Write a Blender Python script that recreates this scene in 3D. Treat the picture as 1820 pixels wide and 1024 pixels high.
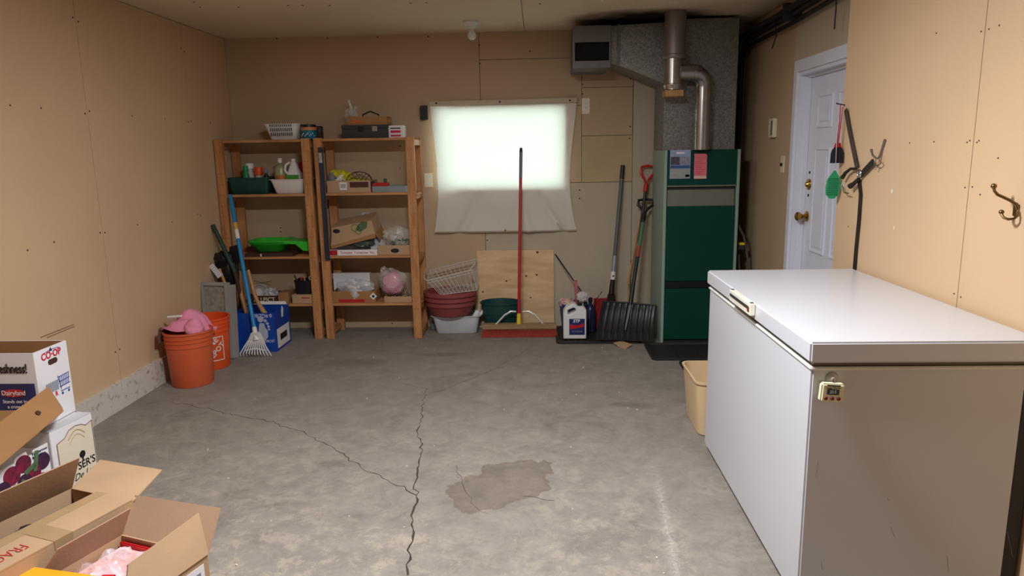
import bpy, bmesh, math, random
from mathutils import Vector, Matrix, Euler
for o in list(bpy.data.objects): bpy.data.objects.remove(o)
C = bpy.context.scene.collection
S = bpy.context.scene
PI = math.pi
# ------------------------------------------------------------------ camera
H = 1.4839
yaw, pitch, roll, FPX = 0.04008, 0.18992, -0.01758, 1254.2
_cy, _sy, _cp, _sp = math.cos(yaw), math.sin(yaw), math.cos(pitch), math.sin(pitch)
fwd = Vector((-_sy*_cp, _cy*_cp, -_sp)); r0 = Vector((_cy, _sy, 0)); u0 = r0.cross(fwd)
_c, _s = math.cos(roll), math.sin(roll)
rt = _c*r0 + _s*u0; up = -_s*r0 + _c*u0
cam = bpy.data.cameras.new('camera'); cam.sensor_width = 36; cam.lens = FPX/1820*36
cam.clip_start = .05; cam.clip_end = 100
co = bpy.data.objects.new('camera', cam); C.objects.link(co)
co.matrix_world = Matrix(((rt.x, up.x, -fwd.x, 0), (rt.y, up.y, -fwd.y, 0), (rt.z, up.z, -fwd.z, H), (0, 0, 0, 1)))
S.camera = co
def at(u, v, ax, val):          # a point of the survey photograph on a known real plane
    d = fwd + rt*((u-910)/FPX) - up*((v-512)/FPX); o = Vector((0, 0, H)); i = 'xyz'.index(ax)
    return o + d*((val-o[i])/d[i])
def onplane(u, v, p0, p1, p2):   # a point of the survey photograph on the plane of three real points
    n = (p1-p0).cross(p2-p0); o = Vector((0, 0, H)); d = at(u, v, 'z', 0.0)-o
    return o+d*((p0-o).dot(n)/d.dot(n))
def bb(u0_, v0_, u1_, v1_, y):  # x0,x1,z0,z1 of a thing whose front stands at depth y
    a = at(u0_, v1_, 'y', y); b = at(u1_, v1_, 'y', y); c = at((u0_+u1_)/2, v0_, 'y', y)
    return a.x, b.x, (a.z+b.z)/2, c.z
# ------------------------------------------------------------------ light
w = bpy.data.worlds.new('world'); S.world = w; w.use_nodes = True
bg = w.node_tree.nodes['Background']; bg.inputs[0].default_value = (.80, 1.0, 1.0, 1); bg.inputs[1].default_value = 11
def area(name, loc, rot, sx, sy, power, col):
    l = bpy.data.lights.new(name, 'AREA'); l.shape = 'RECTANGLE'; l.size = sx; l.size_y = sy; l.energy = power; l.color = col
    o = bpy.data.objects.new(name, l); C.objects.link(o); o.location = loc; o.rotation_euler = rot; return o
def bulb(name, loc, r, power, col):
    l = bpy.data.lights.new(name, 'POINT'); l.shadow_soft_size = r; l.energy = power; l.color = col
    o = bpy.data.objects.new(name, l); C.objects.link(o); o.location = loc
area('ceiling_lamp_light', (-.25, 2.02, 2.40), (0, 0, 0), .5, .12, 98, (.92, .955, 1.0))
area('mid_room_fill_light', (-.3, 3.75, 2.40), (0, 0, 0), .5, .3, 9, (.94, .965, 1.0))  # added fill to lift the middle of the room and far floor; no lamp hangs there

S.view_settings.view_transform = 'Standard'; S.view_settings.look = 'None'
S.view_settings.exposure = 0.0; S.view_settings.gamma = 1; S.view_settings.use_curve_mapping = False
# ------------------------------------------------------------------ materials
def lin(c):
    return tuple(((x/255)/12.92 if x/255 <= .04045 else ((x/255+.055)/1.055)**2.4) for x in c)
MT = {}
def mat(name, rgb, rough=.6, metal=0., var=.08, vs=6., bump=0., bs=60., spec=.4, stretch=None, detail=4, rgb2=None, thr=(.3, .7)):
    if name in MT: return MT[name]
    m = bpy.data.materials.new(name); m.use_nodes = True; n = m.node_tree.nodes; l = m.node_tree.links
    b = n['Principled BSDF']; b.inputs['Roughness'].default_value = rough; b.inputs['Metallic'].default_value = metal
    b.inputs['Specular IOR Level'].default_value = spec
    c = lin(rgb); tc = n.new('ShaderNodeTexCoord'); mp = n.new('ShaderNodeMapping'); l.new(tc.outputs['Object'], mp.inputs[0])
    if stretch: mp.inputs['Scale'].default_value = stretch
    nz = n.new('ShaderNodeTexNoise'); nz.inputs['Scale'].default_value = vs; nz.inputs['Detail'].default_value = detail
    l.new(mp.outputs[0], nz.inputs[0]); cr = n.new('ShaderNodeValToRGB'); l.new(nz.outputs[0], cr.inputs[0])
    c2 = lin(rgb2) if rgb2 else tuple(min(1, x*(1+var)) for x in c); c1 = c if rgb2 else tuple(x*(1-var) for x in c)
    cr.color_ramp.elements[0].position = thr[0]; cr.color_ramp.elements[1].position = thr[1]
    cr.color_ramp.elements[0].color = (*c1, 1); cr.color_ramp.elements[1].color = (*c2, 1)
    l.new(cr.outputs[0], b.inputs['Base Color'])
    if bump:
        n2 = n.new('ShaderNodeTexNoise'); n2.inputs['Scale'].default_value = bs; n2.inputs['Detail'].default_value = 5
        l.new(mp.outputs[0], n2.inputs[0]); bp = n.new('ShaderNodeBump'); bp.inputs['Strength'].default_value = bump
        bp.inputs['Distance'].default_value = .004; l.new(n2.outputs[0], bp.inputs['Height']); l.new(bp.outputs[0], b.inputs['Normal'])
    MT[name] = m; return m
def film(name, rgb, alpha=.5, rough=.22):      # clear crumpled plastic
    m = bpy.data.materials.new(name); m.use_nodes = True; n = m.node_tree.nodes; l = m.node_tree.links
    b = n['Principled BSDF']; b.inputs['Base Color'].default_value = (*lin(rgb), 1); b.inputs['Roughness'].default_value = rough
    b.inputs['Specular IOR Level'].default_value = .9
    tc = n.new('ShaderNodeTexCoord'); nz = n.new('ShaderNodeTexNoise'); nz.inputs['Scale'].default_value = 12; nz.inputs['Distortion'].default_value = 1.2; l.new(tc.outputs['Object'], nz.inputs[0])
    bp = n.new('ShaderNodeBump'); bp.inputs['Strength'].default_value = .8; bp.inputs['Distance'].default_value = .02
    l.new(nz.outputs[0], bp.inputs['Height']); l.new(bp.outputs[0], b.inputs['Normal'])
    mr = n.new('ShaderNodeMapRange'); mr.inputs['To Min'].default_value = alpha-.25; mr.inputs['To Max'].default_value = alpha+.25
    mr.inputs['From Min'].default_value = .3; mr.inputs['From Max'].default_value = .7
    l.new(nz.outputs[0], mr.inputs[0]); l.new(mr.outputs[0], b.inputs['Alpha']); MT[name] = m; return m
wallm = mat('tan_wall_paint', (206, 174, 138), .75, var=.045, vs=1.3, bump=.15, bs=90, spec=.2)
wallb = mat('dull_tan_wall_paint', (188, 162, 132), .75, var=.05, vs=1.5, bump=.15, bs=90, spec=.2)
wallg = mat('pale_wall_paint', (186, 172, 150), .75, var=.05, vs=2, bump=.15, bs=90, spec=.2)
wallo = mat('worn_wall_paint', (186, 164, 128), .75, var=.06, vs=2.5, bump=.2, bs=60, spec=.2)
ceilm = mat('ceiling_paint', (218, 200, 172), .85, var=.05, vs=1.6, bump=.2, bs=50, spec=.15)
darkgap = mat('dark_gap', (58, 44, 32), .9, var=.1)
curbm = mat('chipped_white_curb', (204, 196, 186), .85, bump=.6, bs=25, vs=26, rgb2=(142, 126, 110), thr=(.56, .74))
pine = mat('pine_wood', (196, 140, 88), .6, vs=5, stretch=(8, 8, 1), rgb2=(162, 106, 62), thr=(.35, .7), bump=.1, bs=40)
pineh = mat('pine_board', (196, 142, 92), .6, vs=5, stretch=(1, 9, 9), rgb2=(158, 106, 64), thr=(.35, .7), bump=.1, bs=40)
ply = mat('plywood_face', (226, 192, 148), .65, vs=3.2, stretch=(1.2, 6, 5), rgb2=(196, 156, 108), thr=(.35, .75), bump=.05)
knotm = mat('knot_brown', (96, 56, 28), .7)
white = mat('white_enamel', (203, 203, 208), .28, var=.015, vs=3, spec=.5)
whitep = mat('white_plastic', (222, 220, 216), .4, var=.03)
whitedoor = mat('white_door_paint', (224, 226, 238), .45, var=.02)
cream = mat('cream_plastic', (228, 218, 186), .4, var=.03)
beige = mat('beige_plastic', (216, 186, 146), .45, var=.04)
rubber = mat('black_rubber', (34, 34, 36), .6, var=.2, vs=25)
blackp = mat('black_plastic', (26, 26, 30), .38, var=.15)
ink = mat('black_ink', (24, 22, 24), .6, var=.02)
greyp = mat('grey_plastic', (116, 118, 120), .5, var=.06)
galv = None
steel = mat('brushed_steel', (170, 168, 164), .3, 1., var=.1, vs=10)
chrome = mat('chrome', (220, 220, 220), .15, 1., var=.03)
brass = mat('brass', (186, 148, 74), .25, 1., var=.15, vs=20)
bronze = mat('antique_brass', (132, 106, 70), .32, 1., var=.25, vs=30)
iron = mat('dark_iron', (52, 46, 42), .5, .8, var=.2)
fgreen = mat('furnace_green', (2, 62, 50), .5, spec=.2, var=.08, vs=3)
lgreen = mat('pale_green_enamel', (142, 164, 150), .45, var=.05)
orange = mat('orange_plastic', (226, 84, 32), .42, var=.04)
orange2 = mat('dull_orange_plastic', (206, 94, 56), .45, var=.05)
pink = mat('pink_cloth', (226, 140, 168), .9, var=.08, bump=.5, bs=40)
blue = mat('blue_print', (18, 66, 158), .45, var=.06)
skyblue = mat('blue_fibreglass', (30, 128, 186), .35, var=.06)
navy = mat('navy_print', (34, 40, 92), .5, var=.35, vs=9)
redp = mat('red_plastic', (190, 26, 34), .35, var=.08)
redpt = mat('red_paint', (176, 34, 40), .35, var=.06)
maroon = mat('maroon_plastic', (138, 66, 64), .5, var=.06)
dkgreenp = mat('dark_green_plastic', (22, 66, 62), .45, var=.1)
lime = mat('lime_green_plastic', (48, 186, 50), .4, var=.05)
green = mat('green_plastic', (30, 140, 84), .45, var=.06)
teal = mat('teal_print', (24, 112, 132), .4, var=.1, vs=20)
yellow = mat('yellow_plastic', (222, 190, 40), .45, var=.05)
yelcloth = mat('yellow_cloth', (196, 186, 34), .85, var=.15, vs=12, bump=.6, bs=30)
card = mat('cardboard', (178, 146, 114), .85, var=.05, vs=7, bump=.12, bs=120, spec=.15)
cardd = mat('dark_cardboard', (158, 116, 76), .85, var=.06, vs=7, bump=.12, bs=120, spec=.15)
cardi = mat('cardboard_inside', (164, 132, 106), .9, var=.05, vs=6, bump=.15, bs=90, spec=.12)
tape = mat('brown_tape', (168, 138, 102), .28, var=.06, vs=12, spec=.6)
cartonw = mat('white_carton', (226, 222, 224), .55, var=.02)
labelc = mat('cream_print', (220, 208, 186), .6, var=.03)
brownink = mat('brown_ink', (110, 78, 44), .6)
greyink = mat('grey_ink', (128, 134, 150), .6)
redink = mat('red_ink', (198, 34, 62), .6, var=.04)
plumm = mat('plum_print', (142, 26, 56), .5, rgb2=(84, 20, 52), vs=30)
leafm = mat('leaf_print', (78, 104, 70), .6, var=.2, vs=30)
woodh = mat('ash_handle', (196, 150, 100), .5, vs=8, stretch=(10, 10, 1), rgb2=(168, 118, 72))
woodblk = mat('grey_wood_block', (162, 136, 100), .7, vs=8, stretch=(1, 8, 8), rgb2=(134, 106, 74))
bristle = mat('red_bristle', (150, 52, 36), .8, var=.3, vs=90)
lidgrey = mat('grey_lid_rim', (148, 144, 138), .6, var=.05)
lidmot = mat('mottled_lid_panel', (150, 143, 130), .8, vs=30, rgb2=(124, 117, 106), thr=(.42, .66), bump=.4, bs=60)
dkgrip = mat('dark_green_grip', (30, 62, 50), .6, var=.1)
darkbrown = mat('dark_brown', (70, 42, 30), .7, var=.1)
charcoal = mat('charcoal', (48, 48, 48), .6, var=.1)
glassy = film('clear_plastic', (226, 226, 230), .5)
glassy2 = film('thin_clear_plastic', (226, 222, 214), .32)
pinkfilm = film('pink_tinted_plastic', (226, 170, 186), .6)
def galvmat():
    m = mat('galvanized_steel', (132, 136, 136), .48, .55, var=.05); n = m.node_tree.nodes; l = m.node_tree.links
    b = n['Principled BSDF']; tc = n.new('ShaderNodeTexCoord'); v = n.new('ShaderNodeTexVoronoi'); v.inputs['Scale'].default_value = 95
    nz = n.new('ShaderNodeTexNoise'); nz.inputs['Scale'].default_value = 18; mx = n.new('ShaderNodeMixRGB'); mx.inputs[0].default_value = .02
    l.new(tc.outputs['Object'], nz.inputs[0]); l.new(tc.outputs['Object'], mx.inputs[1]); l.new(nz.outputs['Color'], mx.inputs[2]); l.new(mx.outputs[0], v.inputs[0])
    sp = n.new('ShaderNodeSeparateColor'); l.new(v.outputs['Color'], sp.inputs[0]); cr = n.new('ShaderNodeValToRGB'); l.new(sp.outputs[0], cr.inputs[0])
    cr.color_ramp.elements[0].color = (*lin((114, 113, 110)), 1); cr.color_ramp.elements[1].color = (*lin((146, 144, 138)), 1); l.new(cr.outputs[0], b.inputs['Base Color'])
    mr = n.new('ShaderNodeMapRange'); mr.inputs['To Min'].default_value = .35; mr.inputs['To Max'].default_value = .6; l.new(sp.outputs[1], mr.inputs[0]); l.new(mr.outputs[0], b.inputs['Roughness'])
    return m
galv = galvmat()
duct = mat('dull_grey_duct', (112, 108, 106), .5, .3, var=.06)
flue = mat('flue_pipe_metal', (168, 164, 160), .28, .9, var=.08, vs=12)
# ------------------------------------------------------------------ mesh builder
class G:
    def __init__(s): s.bm = bmesh.new(); s.M = Matrix()
    def _v(s, p): return s.bm.verts.new(s.M @ Vector(p))
    def poly(s, pts): 
        return s.bm.faces.new([s._v(p) for p in pts])
    def hexa(s, b, t, bev=0):           # b, t: four points each
        vb = [s._v(p) for p in b]; vt = [s._v(p) for p in t]; f = s.bm.faces.new
        fs = [f(vb[::-1]), f(vt)] + [f((vb[i], vb[(i+1) % 4], vt[(i+1) % 4], vt[i])) for i in range(4)]
        if bev:
            es = {e for q in fs for e in q.edges}
            bmesh.ops.bevel(s.bm, geom=list(es), offset=bev, segments=2, affect='EDGES')
        return s
    def box(s, x0, x1, y0, y1, z0, z1, bev=0):
        return s.hexa([(x0, y0, z0), (x1, y0, z0), (x1, y1, z0), (x0, y1, z0)], [(x0, y0, z1), (x1, y0, z1), (x1, y1, z1), (x0, y1, z1)], bev)
    def slab(s, pts, t):                # polygon given thickness t along its normal (behind it)
        P = [Vector(p) for p in pts]; n = Vector((0, 0, 0))
        for i in range(len(P)): n += (P[i]-P[0]).cross(P[(i+1) % len(P)]-P[0])
        n.normalize(); a = [s._v(p) for p in P]; b = [s._v(p-n*t) for p in P]; k = len(P)
        s.bm.faces.new(a); s.bm.faces.new(b[::-1])
        for i in range(k): s.bm.faces.new((a[i], b[i], b[(i+1) % k], a[(i+1) % k]))
        return s
    def tube(s, pts, r, seg=8, closed=False, flat=1.0, capr=True):
        P = [Vector(p) for p in pts]; k = len(P); rings = []; prev = None
        for i in range(k):
            if closed: t = P[(i+1) % k]-P[i-1]
            else: t = P[min(i+1, k-1)]-P[max(i-1, 0)]
            t.normalize()
            if prev is None:
                a = Vector((0, 0, 1)) if abs(t.z) < .9 else Vector((1, 0, 0)); n = a.cross(t).normalized()
            else: n = (prev-t*prev.dot(t)).normalized()
            prev = n; b = t.cross(n); rr = r[i] if isinstance(r, (list, tuple)) else r
            rings.append([s._v(P[i]+n*(rr*math.cos(2*PI*j/seg))+b*(rr*flat*math.sin(2*PI*j/seg))) for j in range(seg)])
        m = k if closed else k-1
        for i in range(m):
            A, B = rings[i], rings[(i+1) % k]
            for j in range(seg): s.bm.faces.new((A[j], A[(j+1) % seg], B[(j+1) % seg], B[j]))
        if not closed: s.bm.faces.new(rings[0][::-1]); s.bm.faces.new(rings[-1])
        return s
    def strip(s, pts, nrm, wd, t):      # a flat strap through pts
        P = [Vector(p) for p in pts]; n = Vector(nrm).normalized(); R = []
        for i in range(len(P)):
            d = (P[min(i+1, len(P)-1)]-P[max(i-1, 0)]).normalized(); b = n.cross(d).normalized()*wd/2; h = n*t/2
            R.append([s._v(P[i]+b+h), s._v(P[i]-b+h), s._v(P[i]-b-h), s._v(P[i]+b-h)])
        for A, B in zip(R, R[1:]):
            for j in range(4): s.bm.faces.new((A[j], A[(j+1) % 4], B[(j+1) % 4], B[j]))
        s.bm.faces.new(R[0][::-1]); s.bm.faces.new(R[-1]); return s
    def lathe(s, prof, c=(0, 0, 0), seg=32, ax=None, sx=1, sy=1):
        c = Vector(c); Q = Vector((0, 0, 1)).rotation_difference(Vector(ax)).to_matrix() if ax else Matrix.Identity(3); R = []
        for r, z in prof:
            if r < 1e-6: R.append([s._v(c+Q@Vector((0, 0, z)))])
            else: R.append([s._v(c+Q@Vector((r*sx*math.cos(2*PI*j/seg), r*sy*math.sin(2*PI*j/seg), z))) for j in range(seg)])
        for A, B in zip(R, R[1:]):
            for j in range(seg):
                k = (j+1) % seg
                if len(A) == 1 and len(B) == 1: continue
                if len(A) == 1: s.bm.faces.new((A[0], B[k], B[j]))
                elif len(B) == 1: s.bm.faces.new((A[j], A[k], B[0]))
                else: s.bm.faces.new((A[j], A[k], B[k], B[j]))
        return s
    def disc(s, c, n, r, t=.001, seg=16, sx=1.0):
        c = Vector(c); n = Vector(n).normalized(); return s.lathe([(0, -t), (r, -t), (r, t), (0, t)], c, seg, n, sx=sx)
    def rrect(s, prof, hx, hy, rad, c=(0, 0, 0), k=5):    # prof: (inset, z) loops of a rounded rectangle
        c = Vector(c); R = []
        for ins, z in prof:
            if ins is None: R.append([s._v(c+Vector((0, 0, z)))]); continue
            ax_, ay = hx-ins, hy-ins; q = max(.001, min(rad, ax_*.95, ay*.95)); L = []
            for (sx, sy, a0) in ((1, 1, 0), (-1, 1, 90), (-1, -1, 180), (1, -1, 270)):
                for j in range(k):
                    a = math.radians(a0+90*j/(k-1)); L.append(s._v(c+Vector((sx*(ax_-q)+q*math.cos(a), sy*(ay-q)+q*math.sin(a), z))))
            R.append(L)
        for A, B in zip(R, R[1:]):
            if len(B) == 1: 
                for j in range(len(A)): s.bm.faces.new((A[j], A[(j+1) % len(A)], B[0]))
            elif len(A) == 1:
                for j in range(len(B)): s.bm.faces.new((A[0], B[(j+1) % len(B)], B[j]))
            else:
                for j in range(len(A)): s.bm.faces.new((A[j], A[(j+1) % len(A)], B[(j+1) % len(A)], B[j]))
        return s
    def ball(s, c, r, sc=(1, 1, 1), sub=2, noise=0, seed=0, f=9.):
        from mathutils import noise as N
        b = bmesh.new(); bmesh.ops.create_icosphere(b, subdivisions=sub, radius=1)
        mp = {}
        for v in b.verts:
            p = v.co.copy(); k = 1
            if noise: k += noise*(N.noise(p*f*.3+Vector((seed, seed*2, 0)))+.7*abs(N.noise(p*f*.8+Vector((seed, 7, seed))))) 
            mp[v] = s._v(Vector(c)+Vector((p.x*r*sc[0]*k, p.y*r*sc[1]*k, p.z*r*sc[2]*k)))
        for q in b.faces: s.bm.faces.new([mp[v] for v in q.verts])
        b.free(); return s
    def grid(s, fn, nu, nv):
        V = [[s._v(fn(i/nu, j/nv)) for j in range(nv+1)] for i in range(nu+1)]
        for i in range(nu):
            for j in range(nv): s.bm.faces.new((V[i][j], V[i+1][j], V[i+1][j+1], V[i][j+1]))
        return s
def rootM(o):
    while o.parent: o = o.parent
    return Matrix.Translation(o.location) @ o.rotation_euler.to_matrix().to_4x4()
def obj(g, name, m, parent=None, loc=None, solid=0, ang=38, world=True):
    me = bpy.data.meshes.new(name); bm = g.bm
    bmesh.ops.remove_doubles(bm, verts=bm.verts, dist=1e-6)
    bmesh.ops.recalc_face_normals(bm, faces=bm.faces)
    if parent is not None and world: bmesh.ops.transform(bm, matrix=rootM(parent).inverted(), verts=bm.verts)
    elif loc is not None: bmesh.ops.translate(bm, vec=-Vector(loc), verts=bm.verts)
    for f in bm.faces: f.smooth = True
    for e in bm.edges:
        if len(e.link_faces) != 2 or e.calc_face_angle(0) > math.radians(ang): e.smooth = False
    bm.to_mesh(me); bm.free(); me.materials.append(m)
    o = bpy.data.objects.new(name, me); C.objects.link(o)
    if parent is not None: o.parent = parent
    elif loc is not None: o.location = loc
    if solid: md = o.modifiers.new('solid', 'SOLIDIFY'); md.thickness = solid; md.offset = -1
    return o
def thing(name, label, cat, loc=(0, 0, 0), rz=0, group=None, rot=None):
    o = bpy.data.objects.new(name, None); C.objects.link(o); o.location = loc; o.rotation_euler = rot or (0, 0, rz)
    o.empty_display_size = .05; o['label'] = label; o['category'] = cat
    if group: o['group'] = group
    return o
def solo(g, name, m, label, cat, loc, group=None, **k):
    o = obj(g, name, m, loc=loc, **k); o['label'] = label; o['category'] = cat
    if group: o['group'] = group
    return o
def struct(g, name, m, **k):
    o = obj(g, name, m, **k); o['kind'] = 'structure'; return o
def sub(g, name, m, parent, label=None, stuff=False, **k):
    o = obj(g, name, m, parent, **k)
    if label: o['label'] = label
    if stuff: o['kind'] = 'stuff'
    return o
def text(txt, size, m, parent, o, xd, yd, sx=1., name='lettering', bold=0, shear=0., centre=True, spacing=1.):
    cu = bpy.data.curves.new(name, 'FONT'); cu.body = txt; cu.size = size; cu.extrude = .0004; cu.offset = bold; cu.shear = shear
    cu.align_x = 'CENTER' if centre else 'LEFT'; cu.align_y = 'CENTER'; cu.resolution_u = 3; cu.space_character = spacing
    t = bpy.data.objects.new(name, cu); C.objects.link(t); dg = bpy.context.evaluated_depsgraph_get()
    me = bpy.data.meshes.new_from_object(t.evaluated_get(dg)); bpy.data.objects.remove(t)
    X = Vector(xd).normalized(); Z = X.cross(Vector(yd)).normalized(); Y = Z.cross(X)
    M = Matrix(((X.x*sx, Y.x, Z.x, o[0]), (X.y*sx, Y.y, Z.y, o[1]), (X.z*sx, Y.z, Z.z, o[2]), (0, 0, 0, 1)))
    me.transform(rootM(parent).inverted() @ M); me.materials.clear(); me.materials.append(m)
    q = bpy.data.objects.new(name, me); C.objects.link(q); q.parent = parent; return q
rnd = random.Random(4)
XL, XN, XF, YB, YF, HC = -2.56, 1.508, 1.66, 5.96, -3.2, 2.437
# ================================================================== floor
def floormat():
    m = bpy.data.materials.new('worn_concrete'); m.use_nodes = True; n = m.node_tree.nodes; l = m.node_tree.links; b = n['Principled BSDF']
    geo = n.new('ShaderNodeNewGeometry'); P = geo.outputs['Position']
    def noise(sc, det=6, rough=.6, src=P, dist=0):
        q = n.new('ShaderNodeTexNoise'); q.inputs['Scale'].default_value = sc; q.inputs['Detail'].default_value = det
        q.inputs['Roughness'].default_value = rough; q.inputs['Distortion'].default_value = dist; l.new(src, q.inputs[0]); return q.outputs[0]
    def ramp(src, stops):
        q = n.new('ShaderNodeValToRGB'); l.new(src, q.inputs[0]); e = q.color_ramp.elements
        while len(e) < len(stops): e.new(.5)
        for i, (p, c) in enumerate(stops): e[i].position = p; e[i].color = (*(c if isinstance(c, tuple) else (c, c, c)), 1)
        return q.outputs[0]
    def mix(fac, a, bcol, mode='MIX'):
        q = n.new('ShaderNodeMixRGB'); q.blend_type = mode
        for i, v in ((0, fac), (1, a), (2, bcol)):
            if isinstance(v, (int, float)): q.inputs[i].default_value = v
            elif isinstance(v, tuple): q.inputs[i].default_value = (*v, 1)
            else: l.new(v, q.inputs[i])
        return q.outputs[0]
    def mth(op, a, bb_=0., c=None):
        q = n.new('ShaderNodeMath'); q.operation = op
        for i, v in enumerate((a, bb_) if c is None else (a, bb_, c)):
            if isinstance(v, (int, float)): q.inputs[i].default_value = v
            else: l.new(v, q.inputs[i])
        return q.outputs[0]
    base = ramp(noise(1.1, 5, .55), [(.3, lin((124, 116, 109))), (.7, lin((148, 139, 129)))])
    base = mix(.6, base, ramp(noise(7, 10, .78, dist=.5), [(.3, lin((112, 104, 96))), (.72, lin((164, 154, 143)))]))
    # pale worn skin, strongest towards the near part of the slab
    sep = n.new('ShaderNodeSeparateXYZ'); l.new(P, sep.inputs[0]); X, Y = sep.outputs[0], sep.outputs[1]
    near = n.new('ShaderNodeMapRange'); near.inputs['From Min'].default_value = 4.4; near.inputs['From Max'].default_value = 2.0; l.new(Y, near.inputs[0])
    wear = ramp(noise(9, 14, .85, dist=.3), [(.5, 0.), (.56, 1.)]); big = ramp(noise(1.1, 3), [(.36, 0.), (.56, 1.)])
    base = mix(mth('MULTIPLY', mth('MULTIPLY', mth('MULTIPLY', wear, big), near.outputs[0]), .5), base, lin((186, 173, 150)))
    base = mix(mth('MULTIPLY', ramp(noise(2.2, 8, .7, dist=.8), [(.54, 0.), (.72, 1.)]), .5), base, lin((92, 84, 76)))
    base = mix(mth('MULTIPLY', ramp(noise(16, 6, .8, dist=.5), [(.66, 0.), (.72, 1.)]), .45), base, lin((88, 78, 68)))
    base = mix(mth('MULTIPLY', ramp(noise(70, 3), [(.68, 0.), (.74, 1.)]), .35), base, lin((70, 62, 56)))
    # dried spill with a darker rim
    def blob(cx, cy, rx, ry, ang, nsc, namp):
        ca, sa = math.cos(ang), math.sin(ang)
        dx = mth('SUBTRACT', X, cx); dy = mth('SUBTRACT', Y, cy)
        a = mth('DIVIDE', mth('ADD', mth('MULTIPLY', dx, ca), mth('MULTIPLY', dy, sa)), rx)
        c = mth('DIVIDE', mth('SUBTRACT', mth('MULTIPLY', dy, ca), mth('MULTIPLY', dx, sa)), ry)
        d = mth('SQRT', mth('ADD', mth('MULTIPLY', a, a), mth('MULTIPLY', c, c)))
        return mth('ADD', d, mth('MULTIPLY', mth('SUBTRACT', noise(nsc, 5), .5), namp))
    sp = at(895, 860, 'z', 0); d = blob(sp.x, sp.y, .29, .19, .85, 8, 1.2)
    base = mix(ramp(d, [(.0, .42), (.84, .44), (.93, .58), (.98, .4), (1.0, 0.)]), base, lin((96, 80, 62)))
    for (cx, cy, rx, ry, k) in ((.55, 4.0, .16, .07, .4), (-.75, 5.1, .2, .07, .4), (-1.35, 4.9, .3, .12, .3), (-1.0, 3.2, .12, .05, .25), (.3, 2.5, .3, .12, .2)):
        base = mix(ramp(blob(cx, cy, rx, ry, 0, 5, 1.5), [(.0, k), (.6, k*.7), (1., 0.)]), base, lin((72, 64, 56)))
    # long scuff of white chalk
    ca_ = at(1170, 860, 'z', 0); cb_ = at(1204, 1024, 'z', 0); sl = (cb_.x-ca_.x)/(cb_.y-ca_.y)
    lx = mth('ABSOLUTE', mth('SUBTRACT', X, mth('ADD', mth('MULTIPLY', Y, sl), ca_.x-sl*ca_.y)))
    chalk = mth('MULTIPLY', ramp(lx, [(0., .9), (.012, .45), (.032, 0.)]), ramp(noise(45, 8, .85), [(.42, 0.), (.6, 1.)]))
    ym = n.new('ShaderNodeMapRange'); ym.inputs['From Min'].default_value = 3.15; ym.inputs['From Max'].default_value = 2.9; l.new(Y, ym.inputs[0])
    base = mix(mth('MULTIPLY', mth('MULTIPLY', chalk, ym.outputs[0]), .6), base, lin((214, 208, 198)))
    l.new(base, b.inputs['Base Color']); b.inputs['Roughness'].default_value = .7; b.inputs['Specular IOR Level'].default_value = .3
    bp = n.new('ShaderNodeBump'); bp.inputs['Strength'].default_value = .45; bp.inputs['Distance'].default_value = .008; l.new(noise(22, 10, .8), bp.inputs['Height']); l.new(bp.outputs[0], b.inputs['Normal'])
    return m
fl = struct(G().box(XL-.15, 2.0, YF-.1, YB+.2, -.12, 0), 'floor', floormat())
crackm = mat('crack_dark', (62, 52, 44), .95, var=.2)
def crack(px, w0, w1, jit=.008, seed=1, label=None):
    R = random.Random(seed); P = [at(u, v, 'z', 0.0) for u, v in px]; pts = []
    for a, b in zip(P, P[1:]):
        k = max(2, int((b-a).length/.03))
        for i in range(k): pts.append(a.lerp(b, i/k))
    pts.append(P[-1]); g = G(); prev = None; N = len(pts)
    for i, p in enumerate(pts):
        d = (pts[min(i+1, N-1)]-pts[max(i-1, 0)]).normalized(); s_ = Vector((-d.y, d.x, 0))
        c = p+s_*R.uniform(-jit, jit); w_ = (w0+(w1-w0)*i/N)*R.uniform(.4, 1.6)/2
        A = g._v((c.x-s_.x*w_, c.y-s_.y*w_, .0008)); B = g._v((c.x+s_.x*w_, c.y+s_.y*w_, .0008))
        if prev: g.bm.faces.new((prev[0], A, B, prev[1]))
        prev = (A, B)
    return sub(g, 'crack', crackm, fl)
crack([(722, 1023), (724, 995), (735, 962), (736, 940), (732, 925), (739, 900), (743, 882), (737, 862), (744, 838), (751, 806), (748, 790), (743, 768), (750, 735), (755, 700), (762, 688)], .008, .002, .012, 3)
crack([(741, 880), (708, 862), (680, 850), (655, 838), (628, 822), (600, 800), (572, 788), (545, 770), (512, 762), (484, 750), (440, 743), (400, 734), (345, 722), (300, 714)], .004, .002, .012, 5)
crack([(760, 692), (735, 686), (712, 682)], .003, .002, .006, 8)
crack([(775, 697), (800, 688), (840, 672), (880, 655), (920, 632), (945, 615)], .003, .002, .01, 9)
crack([(985, 890), (955, 885), (930, 882)], .003, .0015, .01, 11)
crack([(810, 828), (845, 905), (870, 912)], .002, .001, .01, 12)
# chips of debris
g = G()
for i in range(46):
    x, y = rnd.uniform(-1.9, .75), rnd.uniform(2.0, 5.4); q = rnd.uniform(.002, .005)
    g.M = Matrix.Translation((x, y, q*.4)) @ Matrix.Rotation(rnd.uniform(0, 6), 4, 'Z'); g.box(-q, q, -q*.6, q*.6, -q*.4, q*.4)
g.M = Matrix(); sub(g, 'debris', mat('pale_chip', (206, 196, 178), .8), fl, stuff=True)
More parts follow.
